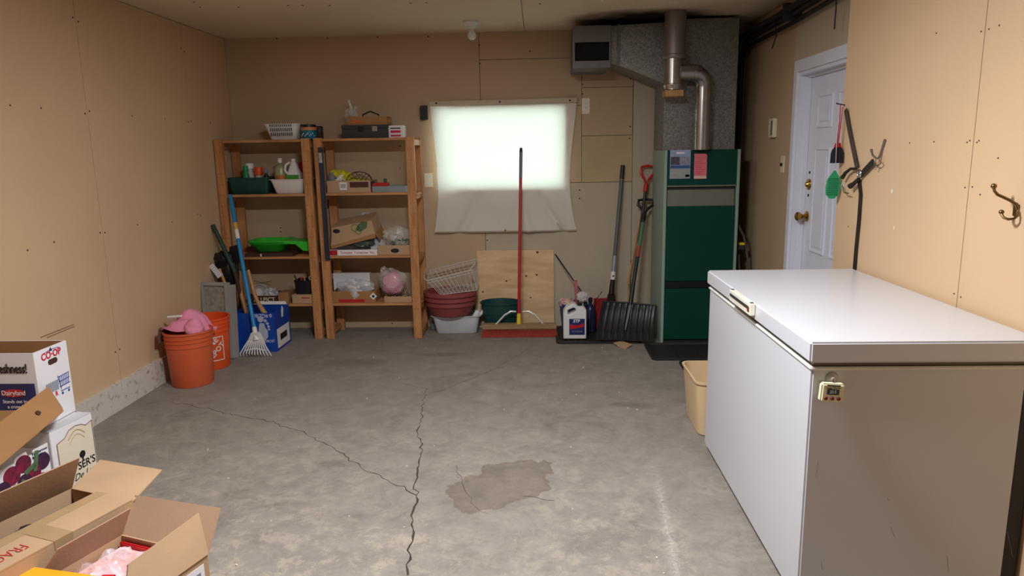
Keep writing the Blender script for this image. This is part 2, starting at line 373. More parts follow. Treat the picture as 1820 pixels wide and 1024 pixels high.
# ================================================================== walls
def vpanel_x(g, X, t, y0, y1, z0, z1): g.box(min(X, X+t), max(X, X+t), y0, y1, z0, z1)
wl = struct(G().box(XL-.15, XL-.012, YF, YB+.15, 0, HC+.1), 'wall_left', darkgap)
ys = [YF, -.845, .375, 1.595, 2.815, 4.035, 5.235, YB]
for a, b in zip(ys, ys[1:]):
    sub(G().box(XL-.012, XL, a+.002, b-.002, .0, HC-.004), 'wall_panel', wallm, wl)
g = G()
for y in ys[3:-1]:
    for z in (.35, 1.06, 1.75, 2.25):
        for dy in (-.022, .022): g.disc((XL+.0006, y+dy, z+rnd.uniform(-.01, .01)), (1, 0, 0), .0055, .0008, 8)
for y in (3.4, 3.62, 4.45, 4.85, 5.6):
    for z in (1.06+rnd.uniform(-.02, .02), 1.75): g.disc((XL+.0006, y+rnd.uniform(-.05, .05), z), (1, 0, 0), .005, .0008, 8)
sub(g, 'screw_heads', darkbrown, wl, stuff=True)
g = G(); a = at(35, 603, 'x', XL); 
for (p, q) in (((72, 600), (131, 577)), ((84, 600), (133, 580))):
    P = at(*p, 'x', XL+.001); Q = at(*q, 'x', XL+.001); g.strip([P, Q], (1, 0, 0), .004, .001)
sub(g, 'scuff_mark', mat('scuff', (128, 96, 68), .9), wl)
# concrete curb along the left wall
g = G(); g.grid(lambda u, v: (XL+.03+.004*math.sin(u*70)*(v > .5), YF+.02+(YB-YF-.04)*u, .165*v+.004*math.sin(u*47)*(v > .9)), 120, 2)
g.grid(lambda u, v: (XL+.03-.03*v+.004*math.sin(u*70)*(v < .5), YF+.02+(YB-YF-.04)*u, .165+.004*math.sin(u*47)), 120, 1)
struct(g, 'baseboard_left', curbm)
# back wall with the window opening
wx0, wx1, wz0, wz1 = -.852, .222, 1.182, 1.852
g = G(); g.box(XL-.15, wx0, YB+.012, YB+.15, 0, HC+.1); g.box(wx1, 1.95, YB+.012, YB+.15, 0, HC+.1)
g.box(wx0, wx1, YB+.012, YB+.15, 0, wz0); g.box(wx0, wx1, YB+.012, YB+.15, wz1, HC+.1)
wb = struct(g, 'wall_back', darkgap)
def bp_(x0, x1, z0, z1, m=wallb, t=.012):
    sub(G().box(x0+.0018, x1-.0018, YB+.012-t, YB+.012, z0+.0018, z1-.0018), 'wall_panel', m, wb)
g = G(); g.slab([(x_, YB, z_) for x_, z_ in ((XL, 0), (-.459, 0), (-.459, wz0), (wx0, wz0), (wx0, wz1), (-.473, wz1), (-.473, HC), (XL, HC))], .012); sub(g, 'wall_panel', wallb, wb)
bp_(-.471, .357, 2.225, HC); bp_(-.471, .357, wz1, 2.225); g = G(); g.slab([(x_, YB, z_) for x_, z_ in ((-.455, .002), (.773, .002), (.773, 1.225), (wx1, 1.225), (wx1, wz0), (-.455, wz0))], .012); sub(g, 'wall_panel', wallg, wb)
bp_(wx1, .357, 1.227, wz1)
bp_(.357, .773, 1.99, HC, wallb, .013); bp_(.357, .773, 1.607, 1.99, wallb, .013); bp_(.357, .775, 1.227, 1.607, wallo, .013)
bp_(.7745, 1.94, 0, HC, wallg, .024)
g = G()
for (u, v) in ((1034, 138), (1035, 150), (1035, 167), (1121, 140), (1120, 225), (1119, 246), (711, 260), (711, 299), (499, 405), (499, 412), (942, 91), (852, 80), (853, 113), (492, 69), (581, 68), (671, 66), (761, 65), (1030, 338), (1030, 353), (866, 427), (697, 575), (616, 237), (748, 310), (1121, 465)):
    p = at(u, v, 'y', YB-.001); g.disc((p.x, YB-.0128 if p.x > .775 else YB-.0012, p.z), (0, 1, 0), .006, .001, 8)
sub(g, 'screw_heads', darkbrown, wb, stuff=True)
# window
wf = G(); fr = .014
wf.box(wx0, wx1, YB+.03, YB+.12, wz0, wz0+fr); wf.box(wx0, wx1, YB+.03, YB+.12, wz1-fr, wz1)
wf.box(wx0, wx0+fr, YB+.03, YB+.12, wz0+fr, wz1-fr); wf.box(wx1-fr, wx1, YB+.03, YB+.12, wz0+fr, wz1-fr)
win = struct(wf, 'window_1', mat('window_frame_white', (230, 232, 232), .5))
glass = bpy.data.materials.new('window_glass'); glass.use_nodes = True; nn = glass.node_tree.nodes; ll = glass.node_tree.links
nn.clear(); o_ = nn.new('ShaderNodeOutputMaterial'); t_ = nn.new('ShaderNodeBsdfTransparent'); gl_ = nn.new('ShaderNodeBsdfGlossy'); mx_ = nn.new('ShaderNodeMixShader')
fr_ = nn.new('ShaderNodeFresnel'); fr_.inputs[0].default_value = 1.45; gl_.inputs['Roughness'].default_value = .02
ll.new(fr_.outputs[0], mx_.inputs[0]); ll.new(t_.outputs[0], mx_.inputs[1]); ll.new(gl_.outputs[0], mx_.inputs[2]); ll.new(mx_.outputs[0], o_.inputs[0])
for (a, b) in ((wx0+fr, (wx0+wx1)/2), ((wx0+wx1)/2+.0005, wx1-fr)):
    sub(G().box(a, b, YB+.073, YB+.077, wz0+fr, wz1-fr), 'pane', glass, win)
# right wall: thicker near part, set-back far part with the door
wr = struct(G().box(XN+.012, 1.95, YF, 3.65, 0, HC+.1), 'wall_right', darkgap)
for a, b in ((YF, -.01), (-.01, 1.336), (1.336, 2.556), (2.556, 3.655)):
    sub(G().box(XN, XN+.012, a+.002, b-.002, 0, HC-.004), 'wall_panel', wallm, wr)
sub(G().box(XN+.0125, XF+.03, 3.645, 3.655, 0, HC-.004), 'wall_return', wallm, wr)
g = G()
for z in (.3, .62, .95, 1.33, 1.5, 1.86, 2.2):
    for dy in (-.03, .03): g.disc((XN-.0006, 2.556+dy*.7, z+rnd.uniform(-.01, .01)), (1, 0, 0), .003, .0008, 8)
for (u, v) in ((1776, 45), (1664, 59), (1719, 253), (1774, 281), (1742, 346), (1617, 254), (1660, 252), (1508, 403), (1740, 250)):
    p = at(u, v, 'x', XN-.0006); g.disc(p, (1, 0, 0), .003, .0008, 8)
sub(g, 'screw_heads', darkbrown, wr, stuff=True)
g = G()
for (u, v, r) in ((1585, 340, .009), (1589, 405, .007)): g.ball(at(u, v, 'x', XN-.001), r, (.15, 1, 1.2), 1)
sub(g, 'plaster_spot', whitep, wr)
DY0, DY1, DZ = 3.86, 4.72, 1.95
g = G(); g.box(XF+.012, 1.95, DY1, YB+.15, 0, HC+.1); g.box(XF+.012, 1.95, 3.64, DY0, 0, HC+.1); g.box(XF+.012, 1.95, DY0, DY1, DZ, HC+.1)
wr2 = struct(g, 'wall_right_recess', darkgap)
sub(G().box(XF, XF+.012, DY1+.0, YB, 0, HC-.004), 'wall_panel', wallb, wr2)
sub(G().box(XF-.004, XF+.012, 3.656, DY1+.08, 2.02, HC-.004), 'wall_panel', wallg, wr2, label='paler patch over the door')
# door and casing
cs = G(); 
for (ta, tb, wd, e_) in ((.0, .007, .075, 0), (.007, .011, .052, .001), (.011, .015, .022, .002)):
    cs.box(XF-tb, XF-ta, DY1+e_, DY1+wd, 0, DZ+wd); cs.box(XF-tb, XF-ta, DY0-.02, DY1+e_, DZ+e_, DZ+wd)
struct(cs, 'trim_1', whitedoor)
jb = G(); jb.box(XF, 1.8, DY1-.02, DY1, 0, DZ); jb.box(XF, 1.8, DY0, DY1-.02, DZ-.02, DZ); jb.box(XF+.045, XF+.07, DY1-.034, DY1-.02, 0, DZ-.02); jb.box(XF+.045, XF+.07, DY0, DY1-.034, DZ-.034, DZ-.02); jb.box(XF, 1.8, DY0-.0, DY0+.012, 0, DZ-.02)
struct(jb, 'trim_2', whitedoor)
XD = XF+.072
dr = G(); dr.box(XD, XD+.044, DY0+.014, DY1-.024, .01, DZ-.024); door = struct(dr, 'door_1', whitedoor)
cols = ((DY1-.16, DY1-.385), (DY1-.47, DY1-.69)); rows = ((1.60, 1.80), (.83, 1.48), (.2, .70))
for (ya, yb) in cols:
    for (za, zb) in rows:
        g = G(); g.box(XD-.002, XD+.003, yb, ya, za, zb)
        for (i, t) in ((0, .008),):
            g.box(XD-t, XD, yb, yb+.014, za, zb, .002); g.box(XD-t, XD, ya-.014, ya, za, zb, .002); g.box(XD-t, XD, yb+.014, ya-.014, za, za+.014, .002); g.box(XD-t, XD, yb+.014, ya-.014, zb-.014, zb, .002)
        g.box(XD-.007, XD, yb+.035, ya-.035, za+.035, zb-.035, .004); sub(g, 'door_panel', whitedoor, door)
kz, ky = 1.045, DY1-.085
g = G(); g.lathe([(0, .0), (.034, 0), (.034, .006), (.016, .012), (.012, .03), (.02, .04), (.029, .052), (.029, .064), (.018, .074), (0, .077)], (XD-.001, ky, kz), 20, (-1, 0, 0)); kn = sub(g, 'door_knob', brass, door)
g = G(); g.lathe([(0, 0), (.036, 0), (.033, .008), (.019, .012), (.014, .022), (0, .024)], (XD-.001, ky, 1.25), 24, (-1, 0, 0)); sub(g, 'deadbolt', brass, door)
g = G(); [g.disc((XD-.001, ky, z), (1, 0, 0), .009, .003, 10) for z in (1.325, 1.18)]; sub(g, 'bolt_hole', iron, door)
# ceiling
def ceilmat():
    m = ceilm; n = m.node_tree.nodes; l = m.node_tree.links
    return m
cl = struct(G().box(XL-.15, 1.95, YF, YB+.15, HC+.012, HC+.12), 'ceiling', darkgap)
for (x0, x1, y0, y1) in ((XL-.02, -.102, YF, 2.28), (-.102, 1.9, YF, 2.28), (XL-.02, -.102, 2.28, 4.72), (-.102, 1.9, 2.28, 4.72), (XL-.02, -.102, 4.72, YB+.02), (-.102, 1.9, 4.72, YB+.02)):
    sub(G().box(x0+.0018, x1-.0018, y0+.0015, y1-.0015, HC, HC+.012), 'ceiling_panel', ceilm, cl)
g = G()
for (u, v) in ((424, 13), (512, 10), (538, 10), (586, 10), (730, 6), (758, 5), (960, 7), (356, 13), (345, 4)):
    p = at(u, v, 'z', HC-.001); g.disc(p, (0, 0, 1), .007, .001, 8)
sub(g, 'screw_heads', darkbrown, cl, stuff=True)
sm = bpy.data.materials.new('dark_smudge'); sm.use_nodes = True; n_ = sm.node_tree.nodes; l_ = sm.node_tree.links; b_ = n_['Principled BSDF']; b_.inputs['Base Color'].default_value = (.02, .016, .016, 1); b_.inputs['Roughness'].default_value = .95; b_.inputs['Specular IOR Level'].default_value = .05
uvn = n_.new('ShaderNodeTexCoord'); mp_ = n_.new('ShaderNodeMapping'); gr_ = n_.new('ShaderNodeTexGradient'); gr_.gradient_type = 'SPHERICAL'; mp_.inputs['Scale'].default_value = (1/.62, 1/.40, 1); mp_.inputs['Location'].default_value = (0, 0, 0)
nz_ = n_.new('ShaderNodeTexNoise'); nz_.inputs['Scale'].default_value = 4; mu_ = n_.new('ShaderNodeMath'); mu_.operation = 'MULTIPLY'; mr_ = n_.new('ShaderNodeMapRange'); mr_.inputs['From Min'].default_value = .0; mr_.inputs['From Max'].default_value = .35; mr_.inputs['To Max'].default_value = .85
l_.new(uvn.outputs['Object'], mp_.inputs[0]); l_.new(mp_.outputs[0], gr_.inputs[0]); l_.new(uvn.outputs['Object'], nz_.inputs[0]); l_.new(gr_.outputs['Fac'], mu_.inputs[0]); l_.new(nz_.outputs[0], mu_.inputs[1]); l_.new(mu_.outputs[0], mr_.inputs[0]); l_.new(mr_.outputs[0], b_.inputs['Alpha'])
g = G(); g.poly([(-.7, -.42, 0), (.6, -.42, 0), (.6, .42, 0), (-.7, .42, 0)]); so = sub(g, 'ceiling_smudge', sm, cl, world=False); so.location = (.78, 5.50, HC-.0012)  # dark patchy smudge on the ceiling, fading outwards
wn = struct(G().box(XL, XN, YF-.1, YF, 0, HC), 'wall_near_unseen', mat('dark_unseen_wall', (74, 66, 58), .8))  # unseen wall behind the camera, coloured dark to cut bounce light
# ================================================================== shelving
SZ = [1.613, 1.19, .688, .296]
def shelf_unit(x0, x1, label, side):
    t = thing('wooden_shelf_unit', label, 'shelf', ((x0+x1)/2, 5.75, 0), group='pine shelf units along the back wall')
    y0, y1 = 5.57, 5.915; pw = .066
    for xa in (x0, x1-pw):
        for (a, b) in ((y0, y0+.036), (y1-.036, y1)):
            p = sub(G().box(xa, xa+pw, a, b, 0, 1.62, .002), 'post', pine, t)
        for z in (1.585, 1.165, .663, .271, .05):
            xx = xa if xa == x0 else xa+.028
            sub(G().box(xx, xx+.038, y0+.037, y1-.037, z-.032, z+.012), 'rung', pineh, t)
    g = G()
    for xa in (x0, x1-pw):
        z = .08
        while z < 1.6:
            for dx in (.018, .046): g.disc((xa+dx, y0-.0005, z), (0, 1, 0), .0028, .0008, 6)
            z += .085
    sub(g, 'peg_holes', darkbrown, t, stuff=True)
    for z in SZ:
        for k in range(4):
            ya = y0+.006+k*.084; sub(G().box(x0+pw-.02 if 0 < k < 3 else x0+pw+.001, x1-pw+.02 if 0 < k < 3 else x1-pw-.001, ya, ya+.078, z-.019, z, .001), 'shelf_board', pineh, t)
    return t
shelf_unit(-2.552, -1.79, 'pine shelf unit in the left corner holding green bin and green litter tray', 0)
shelf_unit(-1.758, -.968, 'pine shelf unit next to the covered window holding plastic bags and cartons', 1)
# dark steel bar clamped over the two middle posts
p, q = at(569, 262, 'y', 5.555), at(576, 463, 'y', 5.555)
g = G(); g.box(p.x-.017, p.x+.017, 5.545, 5.568, q.z, p.z, .003); g.box(p.x-.008, p.x+.008, 5.541, 5.546, q.z+.02, p.z-.02)
t = thing('spirit_level', 'long dark blue metal level hung upright on the middle shelf posts', 'level', (p.x, 5.556, q.z))
sub(g, 'rail', mat('dark_blue_metal', (58, 66, 80), .35, .5, var=.15), t)
g = G(); g.box(p.x-.013, p.x+.013, 5.540, 5.548, p.z-.12, p.z-.04, .002); sub(g, 'vial_window', glassy, t)
# ---- boxes and tubs helpers
def open_box(g, x0, x1, y0, y1, z0, z1, t=.004):
    g.box(x0, x1, y0, y1, z0, z0+t); g.box(x0, x1, y0, y0+t, z0+t, z1); g.box(x0, x1, y1-t, y1, z0+t, z1)
    g.box(x0, x0+t, y0+t, y1-t, z0+t, z1); g.box(x1-t, x1, y0+t, y1-t, z0+t, z1); return g
def tub(g, cx, cy, z0, hx, hy, h, flare=.02, rim=.01, rad=.03, t=.003):
    return g.rrect([(None, 0), (flare+.004, 0), (flare, .004), (flare*.3, h*.75), (0, h-.004), (-rim, h-.004), (-rim, h), (t, h), (flare*.3+t, h*.75), (flare+t, t*1.5), (None, t*1.5)], hx, hy, rad, (cx, cy, z0))
def pail(g, cx, cy, z0, rb, rtp, h, rim=.006, seg=36, t=.003, rings=()):
    pr = [(0, z0), (rb-.003, z0), (rb, z0+.004)]
    for z in rings:
        r = rb+(rtp-rb)*z/h; pr += [(r, z0+z-.004), (r+.006, z0+z-.003), (r+.006, z0+z+.003), (r, z0+z+.004)]
    pr += [(rtp, z0+h-.012), (rtp+rim, z0+h-.012), (rtp+rim, z0+h), (rtp-t, z0+h), (rb-t, z0+.008), (0, z0+.008)]
    return g.lathe(pr, (cx, cy, 0), seg)
# ---- top shelf, left unit
z = SZ[0]; x0, x1, _, zt = bb(469, 220, 531, 246, 5.62)
t = thing('plastic_basket', 'white slotted plastic basket on top of the left shelf unit', 'basket', ((x0+x1)/2, 5.74, z))
g = G(); cx, cy = (x0+x1)/2, 5.74; hx, hy, h = (x1-x0)/2, .12, zt-z
tub(g, cx, cy, z, hx, hy, h, .035, .006, .03); bk = sub(g, 'body', whitep, t)
g = G()
for row in range(3):
    for i in range(15):
        zz = z+.03+row*.035; k = (zz-z)/h; yy = cy-hy+.035*(1-k)*.75-.004; xx = cx+(i-7)*.0165*(1-.06*row if False else 1)
        if abs(xx-cx) < hx-.05: g.box(xx-.003, xx+.003, yy-.002, yy+.002, zz, zz+.026)
sub(g, 'slots', charcoal, bk, stuff=True)
def can(name, lab, cat, u0_, v0_, u1_, zb, y, body, lid, r=None, lids=.02, extra=None):
    x0, x1, _, zt = bb(u0_, v0_, u1_, v0_+10, y); r = (x1-x0)/2; cx = (x0+x1)/2; cy = y+r
    t = thing(name, lab, cat, (cx, cy, zb)); h = zt-zb
    g = G(); g.lathe([(0, zb), (r-.003, zb), (r, zb+.004), (r, zt-lids-.004), (r-.004, zt-lids), (0, zt-lids)], (cx, cy, 0), 24); sub(g, 'body', body, t)
    g = G(); g.lathe([(0, zt-lids), (r*.97, zt-lids), (r*.97, zt-.003), (r*.9, zt), (0, zt)], (cx, cy, 0), 24); sub(g, 'lid', lid, t)
    return t, cx, cy, r, h
t, cx, cy, r, h = can('coffee_can', 'teal coffee can with orange band near the basket on the left top shelf', 'can', 531, 221, 558, z, 5.64, teal, blackp)
g = G(); g.lathe([(r+.0008, z+h*.62), (r+.0008, z+h*.82)], (cx, cy, 0), 24); sub(g, 'label_band', mat('orange_print', (206, 130, 72), .5), t, solid=.0005)
g = G()
for i in range(10):
    a = -2.4+i*.2; g.box(cx+math.cos(a)*(r+.001)-.004, cx+math.cos(a)*(r+.001)+.004, cy+math.sin(a)*(r+.001)-.001, cy+math.sin(a)*(r+.001)+.001, z+h*(.2+.08*(i % 3)), z+h*(.27+.08*(i % 3)))
sub(g, 'printed_marks', whitep, t, stuff=True)
t, cx, cy, r, h = can('glass_jar', 'dark jar behind the teal can on the left top shelf', 'jar', 556, 224, 572, z, 5.80, mat('smoky_jar', (70, 58, 52), .2, var=.3, vs=30), charcoal)
# ---- top shelf, right unit
x0, x1, _, zt = bb(608, 222, 690, 245, 5.63); z = SZ[0]
t = thing('metal_cash_box', 'black metal case with two clasps on top of the right shelf unit', 'case', ((x0+x1)/2, 5.76, z))
g = G(); g.box(x0, x1, 5.63, 5.88, z+.001, zt-.03, .004); sub(g, 'body', charcoal, t); g = G(); g.box(x0-.002, x1+.002, 5.628, 5.882, zt-.029, zt, .004); sub(g, 'lid', charcoal, t)
for k in (.42, .72):
    g = G(); xx = x0+(x1-x0)*k; g.box(xx-.02, xx+.02, 5.62, 5.628, zt-.05, zt-.012, .002); sub(g, 'clasp', iron if k < .5 else steel, t)
zc = zt+.001; x2, x3, _, zt2 = bb(617, 207, 688, 222, 5.66)
t = thing('cardboard_tray', 'low cardboard tray with orange print on the black metal case', 'box', ((x2+x3)/2, 5.75, zc))
sub(open_box(G(), x2, x3, 5.66, 5.85, zc, zt2), 'body', cardd, t); sub(G().box(x2+.03, x2+.12, 5.658, 5.6595, zc+.015, zc+.035), 'printed_mark', mat('orange_ink', (196, 96, 40), .6), t)
t = thing('drawer_handle', 'dark curved drawer handle sticking out of the low cardboard tray', 'handle', ((x2+x3)/2, 5.75, zc))
a, b = at(645, 204, 'y', 5.72), at(673, 204, 'y', 5.72); m_ = at(658, 198, 'y', 5.72)
g = G(); g.tube([a+Vector((0, 0, -.05)), a, m_, b, b+Vector((0, 0, -.05))], .006, 6); sub(g, 'bar', iron, t)
t = thing('glass_figurine', 'clear crystal figurine wrapped in plastic on the top cardboard tray', 'figurine', (x2+.04, 5.75, zc+.004))
g = G(); p = at(624, 205, 'y', 5.75); g.ball(p+Vector((0, 0, -.0)), .045, (1, .8, 1.15), 3, .5, 3); sub(g, 'base_wrap', glassy2, t)
g = G(); q = at(620, 180, 'y', 5.75); g.tube([p, p.lerp(q, .5)+Vector((.012, 0, 0)), q], [.02, .016, .007], 8); g.ball(q, .013, (1, 1, 1.4), 1); q2 = at(632, 190, 'y', 5.75); g.tube([p, q2+Vector((-.01, 0, -.03)), q2, q2+Vector((.02, 0, -.01))], [.015, .012, .009, .004], 8); sub(g, 'stem', glassy, t)
x0, x1, _, zt = bb(690, 223, 717, 245, 5.66)
t = thing('card_game_box', 'small white and red printed box beside the black metal case', 'box', ((x0+x1)/2, 5.7, z))
sub(G().box(x0, x1, 5.66, 5.78, z+.001, zt, .002), 'body', cartonw, t)
for k, (a, b, m) in enumerate(((.1, .25, redink), (.4, .6, redink), (.72, .82, ink))): sub(G().box(x0+.02, x1-.02, 5.6585, 5.6595, z+(zt-z)*a, z+(zt-z)*b), 'printed_stripe', m, t)
# ---- second shelf, left unit
z = SZ[1]
def xz(u, v, y): p = at(u, v, 'y', y); return p.x, p.z
x0, x1, _, zt = bb(404, 316, 479, 342, 5.6)
t = thing('storage_bin', 'dark green plastic bin holding spray bottles on the second shelf', 'bin', ((x0+x1)/2, 5.74, z)); sub(tub(G(), (x0+x1)/2, 5.74, z+.001, (x1-x0)/2-.004, .14, zt-z, .02, .008, .02), 'body', dkgreenp, t)
def bottle(name, lab, cat, u, vtop, wpx, zb, y, body, cap, vneck=None, capw=.5, label=None, neck=.75):
    p = at(u, vtop, 'y', y); r = wpx/2/FPX*(y/1.0)*1.02; h = p.z-zb; cx = p.x; cy = y
    t = thing(name, lab, cat, (cx, cy, zb))
    g = G(); g.lathe([(0, zb), (r*.92, zb), (r, zb+.008), (r, zb+h*(neck-.12)), (r*.85, zb+h*(neck-.05)), (r*capw*.8, zb+h*neck+.004), (r*capw*.8, zb+h*.9), (0, zb+h*.9)], (cx, cy, 0), 20); sub(g, 'body', body, t)
    g = G(); g.lathe([(0, zb+h*neck+.012), (r*capw, zb+h*neck+.012), (r*capw, zb+h-.002), (r*capw*.85, zb+h), (0, zb+h)], (cx, cy, 0), 16); sub(g, 'cap', cap, t)
    if label:
        g = G(); g.lathe([(r+.001, zb+h*.15), (r+.001, zb+h*.5)], (cx, cy, 0), 20); sub(g, 'label_band', label, t, solid=.0004)
    return t
zb = z+.012
bottle('spray_bottle', 'small green bottle standing at the left in the dark green bin', 'bottle', 436, 295, 11, zb, 5.70, green, green, capw=.8)
bottle('pill_bottle', 'slim white bottle with wide white cap in the dark green bin', 'bottle', 443, 290, 15, zb, 5.74, mat('dull_white_plastic', (186, 176, 170), .5), whitep, capw=.98)
bottle('spray_can', 'white spray can with orange-red cap in the dark green bin', 'can', 459, 297, 16, zb, 5.73, mat('dull_white_plastic', (186, 176, 170), .5), mat('orange_red_cap', (226, 84, 36), .45), capw=.95, neck=.62)
bottle('small_black_bottle', 'small black bottle at the right edge of the dark green bin', 'bottle', 472, 300, 10, zb, 5.66, blackp, greyp, capw=.6)
x0, x1, _, zt = bb(480, 319, 548, 343, 5.6)
t = thing('dish_tub', 'white plastic tub holding cleaning jugs on the second shelf', 'tub', ((x0+x1)/2, 5.74, z)); sub(tub(G(), (x0+x1)/2-.012, 5.74, z+.001, (x1-x0)/2-.012, .14, zt-z, .03, .008, .03), 'body', whitep, t)
zb = z+.01
t = bottle('cleaner_bottle', 'clear bottle of pale green liquid with orange label in the white tub', 'bottle', 497, 281, 22, zb, 5.70, mat('pale_olive_liquid', (150, 150, 110), .25, var=.1), whitep, capw=.35, label=mat('orange_label', (186, 110, 60), .5), neck=.82)
# white jug with handle
p = at(521, 282, 'y', 5.71); h = p.z-zb
t = thing('bleach_jug', 'white jug with looped handle and green label in the white tub', 'jug', (p.x, 5.71, zb))
g = G(); cx = p.x; g.rrect([(None, 0), (.006, 0), (0, .006), (0, h*.55), (.012, h*.66), (.03, h*.85), (.038, h*.93), (None, h*.93)], .056, .05, .03, (cx, 5.71, zb)); bd = sub(g, 'body', whitep, t)
g = G(); g.tube([(cx-.012, 5.66, zb+h*.9), (cx-.045, 5.655, zb+h*.82), (cx-.055, 5.655, zb+h*.66), (cx-.04, 5.66, zb+h*.56)], .009, 8); sub(g, 'handle', whitep, t)
g = G(); g.lathe([(0, zb+h*.93), (.02, zb+h*.93), (.02, zb+h), (0, zb+h)], (cx, 5.71, 0), 16); sub(g, 'cap', whitep, t)
g = G(); g.box(cx-.05, cx+.05, 5.6585, 5.6598, zb+h*.26, zb+h*.52); lb = sub(g, 'green_label', mat('green_label_print', (70, 150, 50), .5), t)
bottle('red_cleaner_can', 'white and red cleaning can behind the white jug', 'can', 539, 288, 18, zb, 5.8, whitep, redp, capw=.9, neck=.6)
# ---- second shelf, right unit
x0, x1, _, zt = bb(582, 321, 659, 342, 5.6)
t = thing('cardboard_tray', 'shallow printed cardboard tray with wire rack and yellow cloth on the second shelf', 'box', ((x0+x1)/2, 5.72, z)); sub(open_box(G(), x0+.0, x1, 5.6, 5.86, z+.001, zt), 'body', card, t)
a = at(622, 333, 'y', 5.6); sub(G().box(a.x, at(655, 333, 'y', 5.6).x, 5.598, 5.5995, zt-.055, zt-.012), 'printed_panel', darkbrown, t)
g = G(); a, b = at(604, 338, 'y', 5.595), at(616, 324, 'y', 5.595); g.box(a.x, b.x, 5.594, 5.5975, a.z, b.z); st = sub(g, 'price_sticker', whitep, t)
g = G(); [g.box(a.x+.01+i*.006, a.x+.012+i*.006, 5.5925, 5.5938, a.z+.015, b.z-.012) for i in range(7)]; sub(g, 'barcode', ink, st)
zb = z+.006
g = G(); a = at(604, 305, 'y', 5.7)
t = thing('yellow_cloth', 'crumpled yellow cloth piled in the printed tray on the right shelf unit', 'cloth', (a.x, 5.72, zb))
g.ball((a.x, 5.72, zb+.085), .075, (1.1, .9, 1.15), 4, .45, 5, 5); g.ball((a.x+.12, 5.72, zb+.055), .07, (1.6, 1, .8), 4, .4, 9, 5); sub(g, 'folds', yelcloth, t)
g = G(); c = at(638, 322, 'y', 5.66)
t = thing('wire_plate_rack', 'arched brown wire rack in the printed tray on the second shelf', 'rack', (c.x, 5.66, zb))
for (dy, rr) in ((0, .1), (.05, .095)):
    g.tube([(c.x+rr*math.cos(a_), 5.66+dy, c.z+rr*.75*math.sin(a_)) for a_ in [PI*i/12 for i in range(13)]], .003, 6)
for k in range(-2, 3): g.tube([(c.x+k*.035-.03, 5.66, c.z+.0), (c.x+k*.025+.03, 5.68, c.z+.068-.012*abs(k))], .0022, 5); g.tube([(c.x+k*.035+.03, 5.665, c.z+.0), (c.x+k*.025-.03, 5.68, c.z+.068-.012*abs(k))], .0022, 5)
g.tube([(c.x-.1, 5.66, c.z), (c.x+.1, 5.66, c.z)], .003, 6); sub(g, 'wires', darkbrown, t)
t = thing('small_jug', 'grey and blue plastic jug at the left of the printed tray', 'jug', (at(592, 330, 'y', 5.68).x, 5.68, zb)); c = at(590, 314, 'y', 5.68)
g = G(); g.lathe([(0, zb), (.035, zb), (.042, zb+.03), (.038, c.z), (.02, c.z+.02), (.018, c.z+.035), (0, c.z+.035)], (c.x, 5.68, 0), 16); sub(g, 'body', greyp, t)
g = G(); g.tube([(c.x+.03, 5.66, c.z-.01), (c.x+.055, 5.66, c.z-.02), (c.x+.05, 5.66, c.z-.06)], .008, 6); sub(g, 'handle', teal, t)
t = thing('white_clamp', 'small white plastic clamp lying in the printed tray', 'clamp', (c.x+.07, 5.64, zb)); p = at(605, 314, 'y', 5.64)
g = G(); g.tube([p+Vector((-.04, 0, -.045)), p+Vector((0, 0, 0)), p+Vector((.02, 0, .015))], [.012, .014, .006], 6); g.tube([p+Vector((0, .0, -.05)), p+Vector((.005, 0, -.01)), p+Vector((.03, 0, -.03))], [.01, .012, .006], 6); sub(g, 'arms', whitep, t)
x0, x1, _, zt = bb(662, 331, 722, 342, 5.6)
t = thing('grey_parts_tray', 'flat grey metal tray at the right end of the second shelf', 'tray', ((x0+x1)/2, 5.7, z)); sub(open_box(G(), x0, x1-.005, 5.6, 5.82, z+.001, zt, .003), 'body', mat('grey_metal_paint', (128, 136, 138), .5), t)
zb = zt+.001; p = at(663, 331, 'y', 5.64); q = at(692, 331, 'y', 5.64)
t = thing('red_tool', 'red tool lying across the flat grey metal tray', 'tool', ((p.x+q.x)/2, 5.64, zb)); g = G(); g.box(p.x, q.x, 5.6, 5.65, zb, zb+.028, .006); sub(g, 'body', redpt, t); g = G(); g.box(p.x-.01, p.x+.02, 5.605, 5.645, zb+.0, zb+.04, .004); sub(g, 'head', blackp, t)
t = thing('green_bottle_cap', 'small dark green cap standing on the red tool', 'cap', (at(685, 325, 'y', 5.63).x, 5.63, zb+.029)); c = t.location
g = G(); g.lathe([(0, 0), (.014, 0), (.013, .026), (.01, .03), (0, .03)], c, 14); sub(g, 'body', dkgreenp, t)
# ---- third shelf, left unit
z = SZ[2]; x0, x1, _, zt = bb(424, 450, 522, 461, 5.6)
t = thing('wood_offcut', 'flat dark brown board under the green litter tray', 'board', (-2.15, 5.72, z)); g = G(); g.box(x0+.06, x1, 5.585, 5.8, z+.001, z+.026, .002); sub(g, 'slab', darkbrown, t); g = G(); g.box(x0+.19, x0+.2, 5.58, 5.586, z+.003, z+.024); sub(g, 'edge_mark', cream, t)
x0, x1, z0_, zt = bb(438, 424, 551, 450, 5.62)
t = thing('litter_tray', 'bright green oval plastic tray on the third shelf', 'tray', ((x0+x1)/2, 5.76, z+.027)); g = G()
def tray_fn(prof):
    pass
g.rrect([(None, 0), (.055, 0), (.045, .004), (.012, .062), (.004, .066), (0, .085), (-.008, .086), (-.008, .094), (.008, .094), (.018, .066), (.05, .01), (None, .01)], .155, .14, .06, (x0+.16, 5.765, z+.027)); sub(g, 'basin', lime, t)
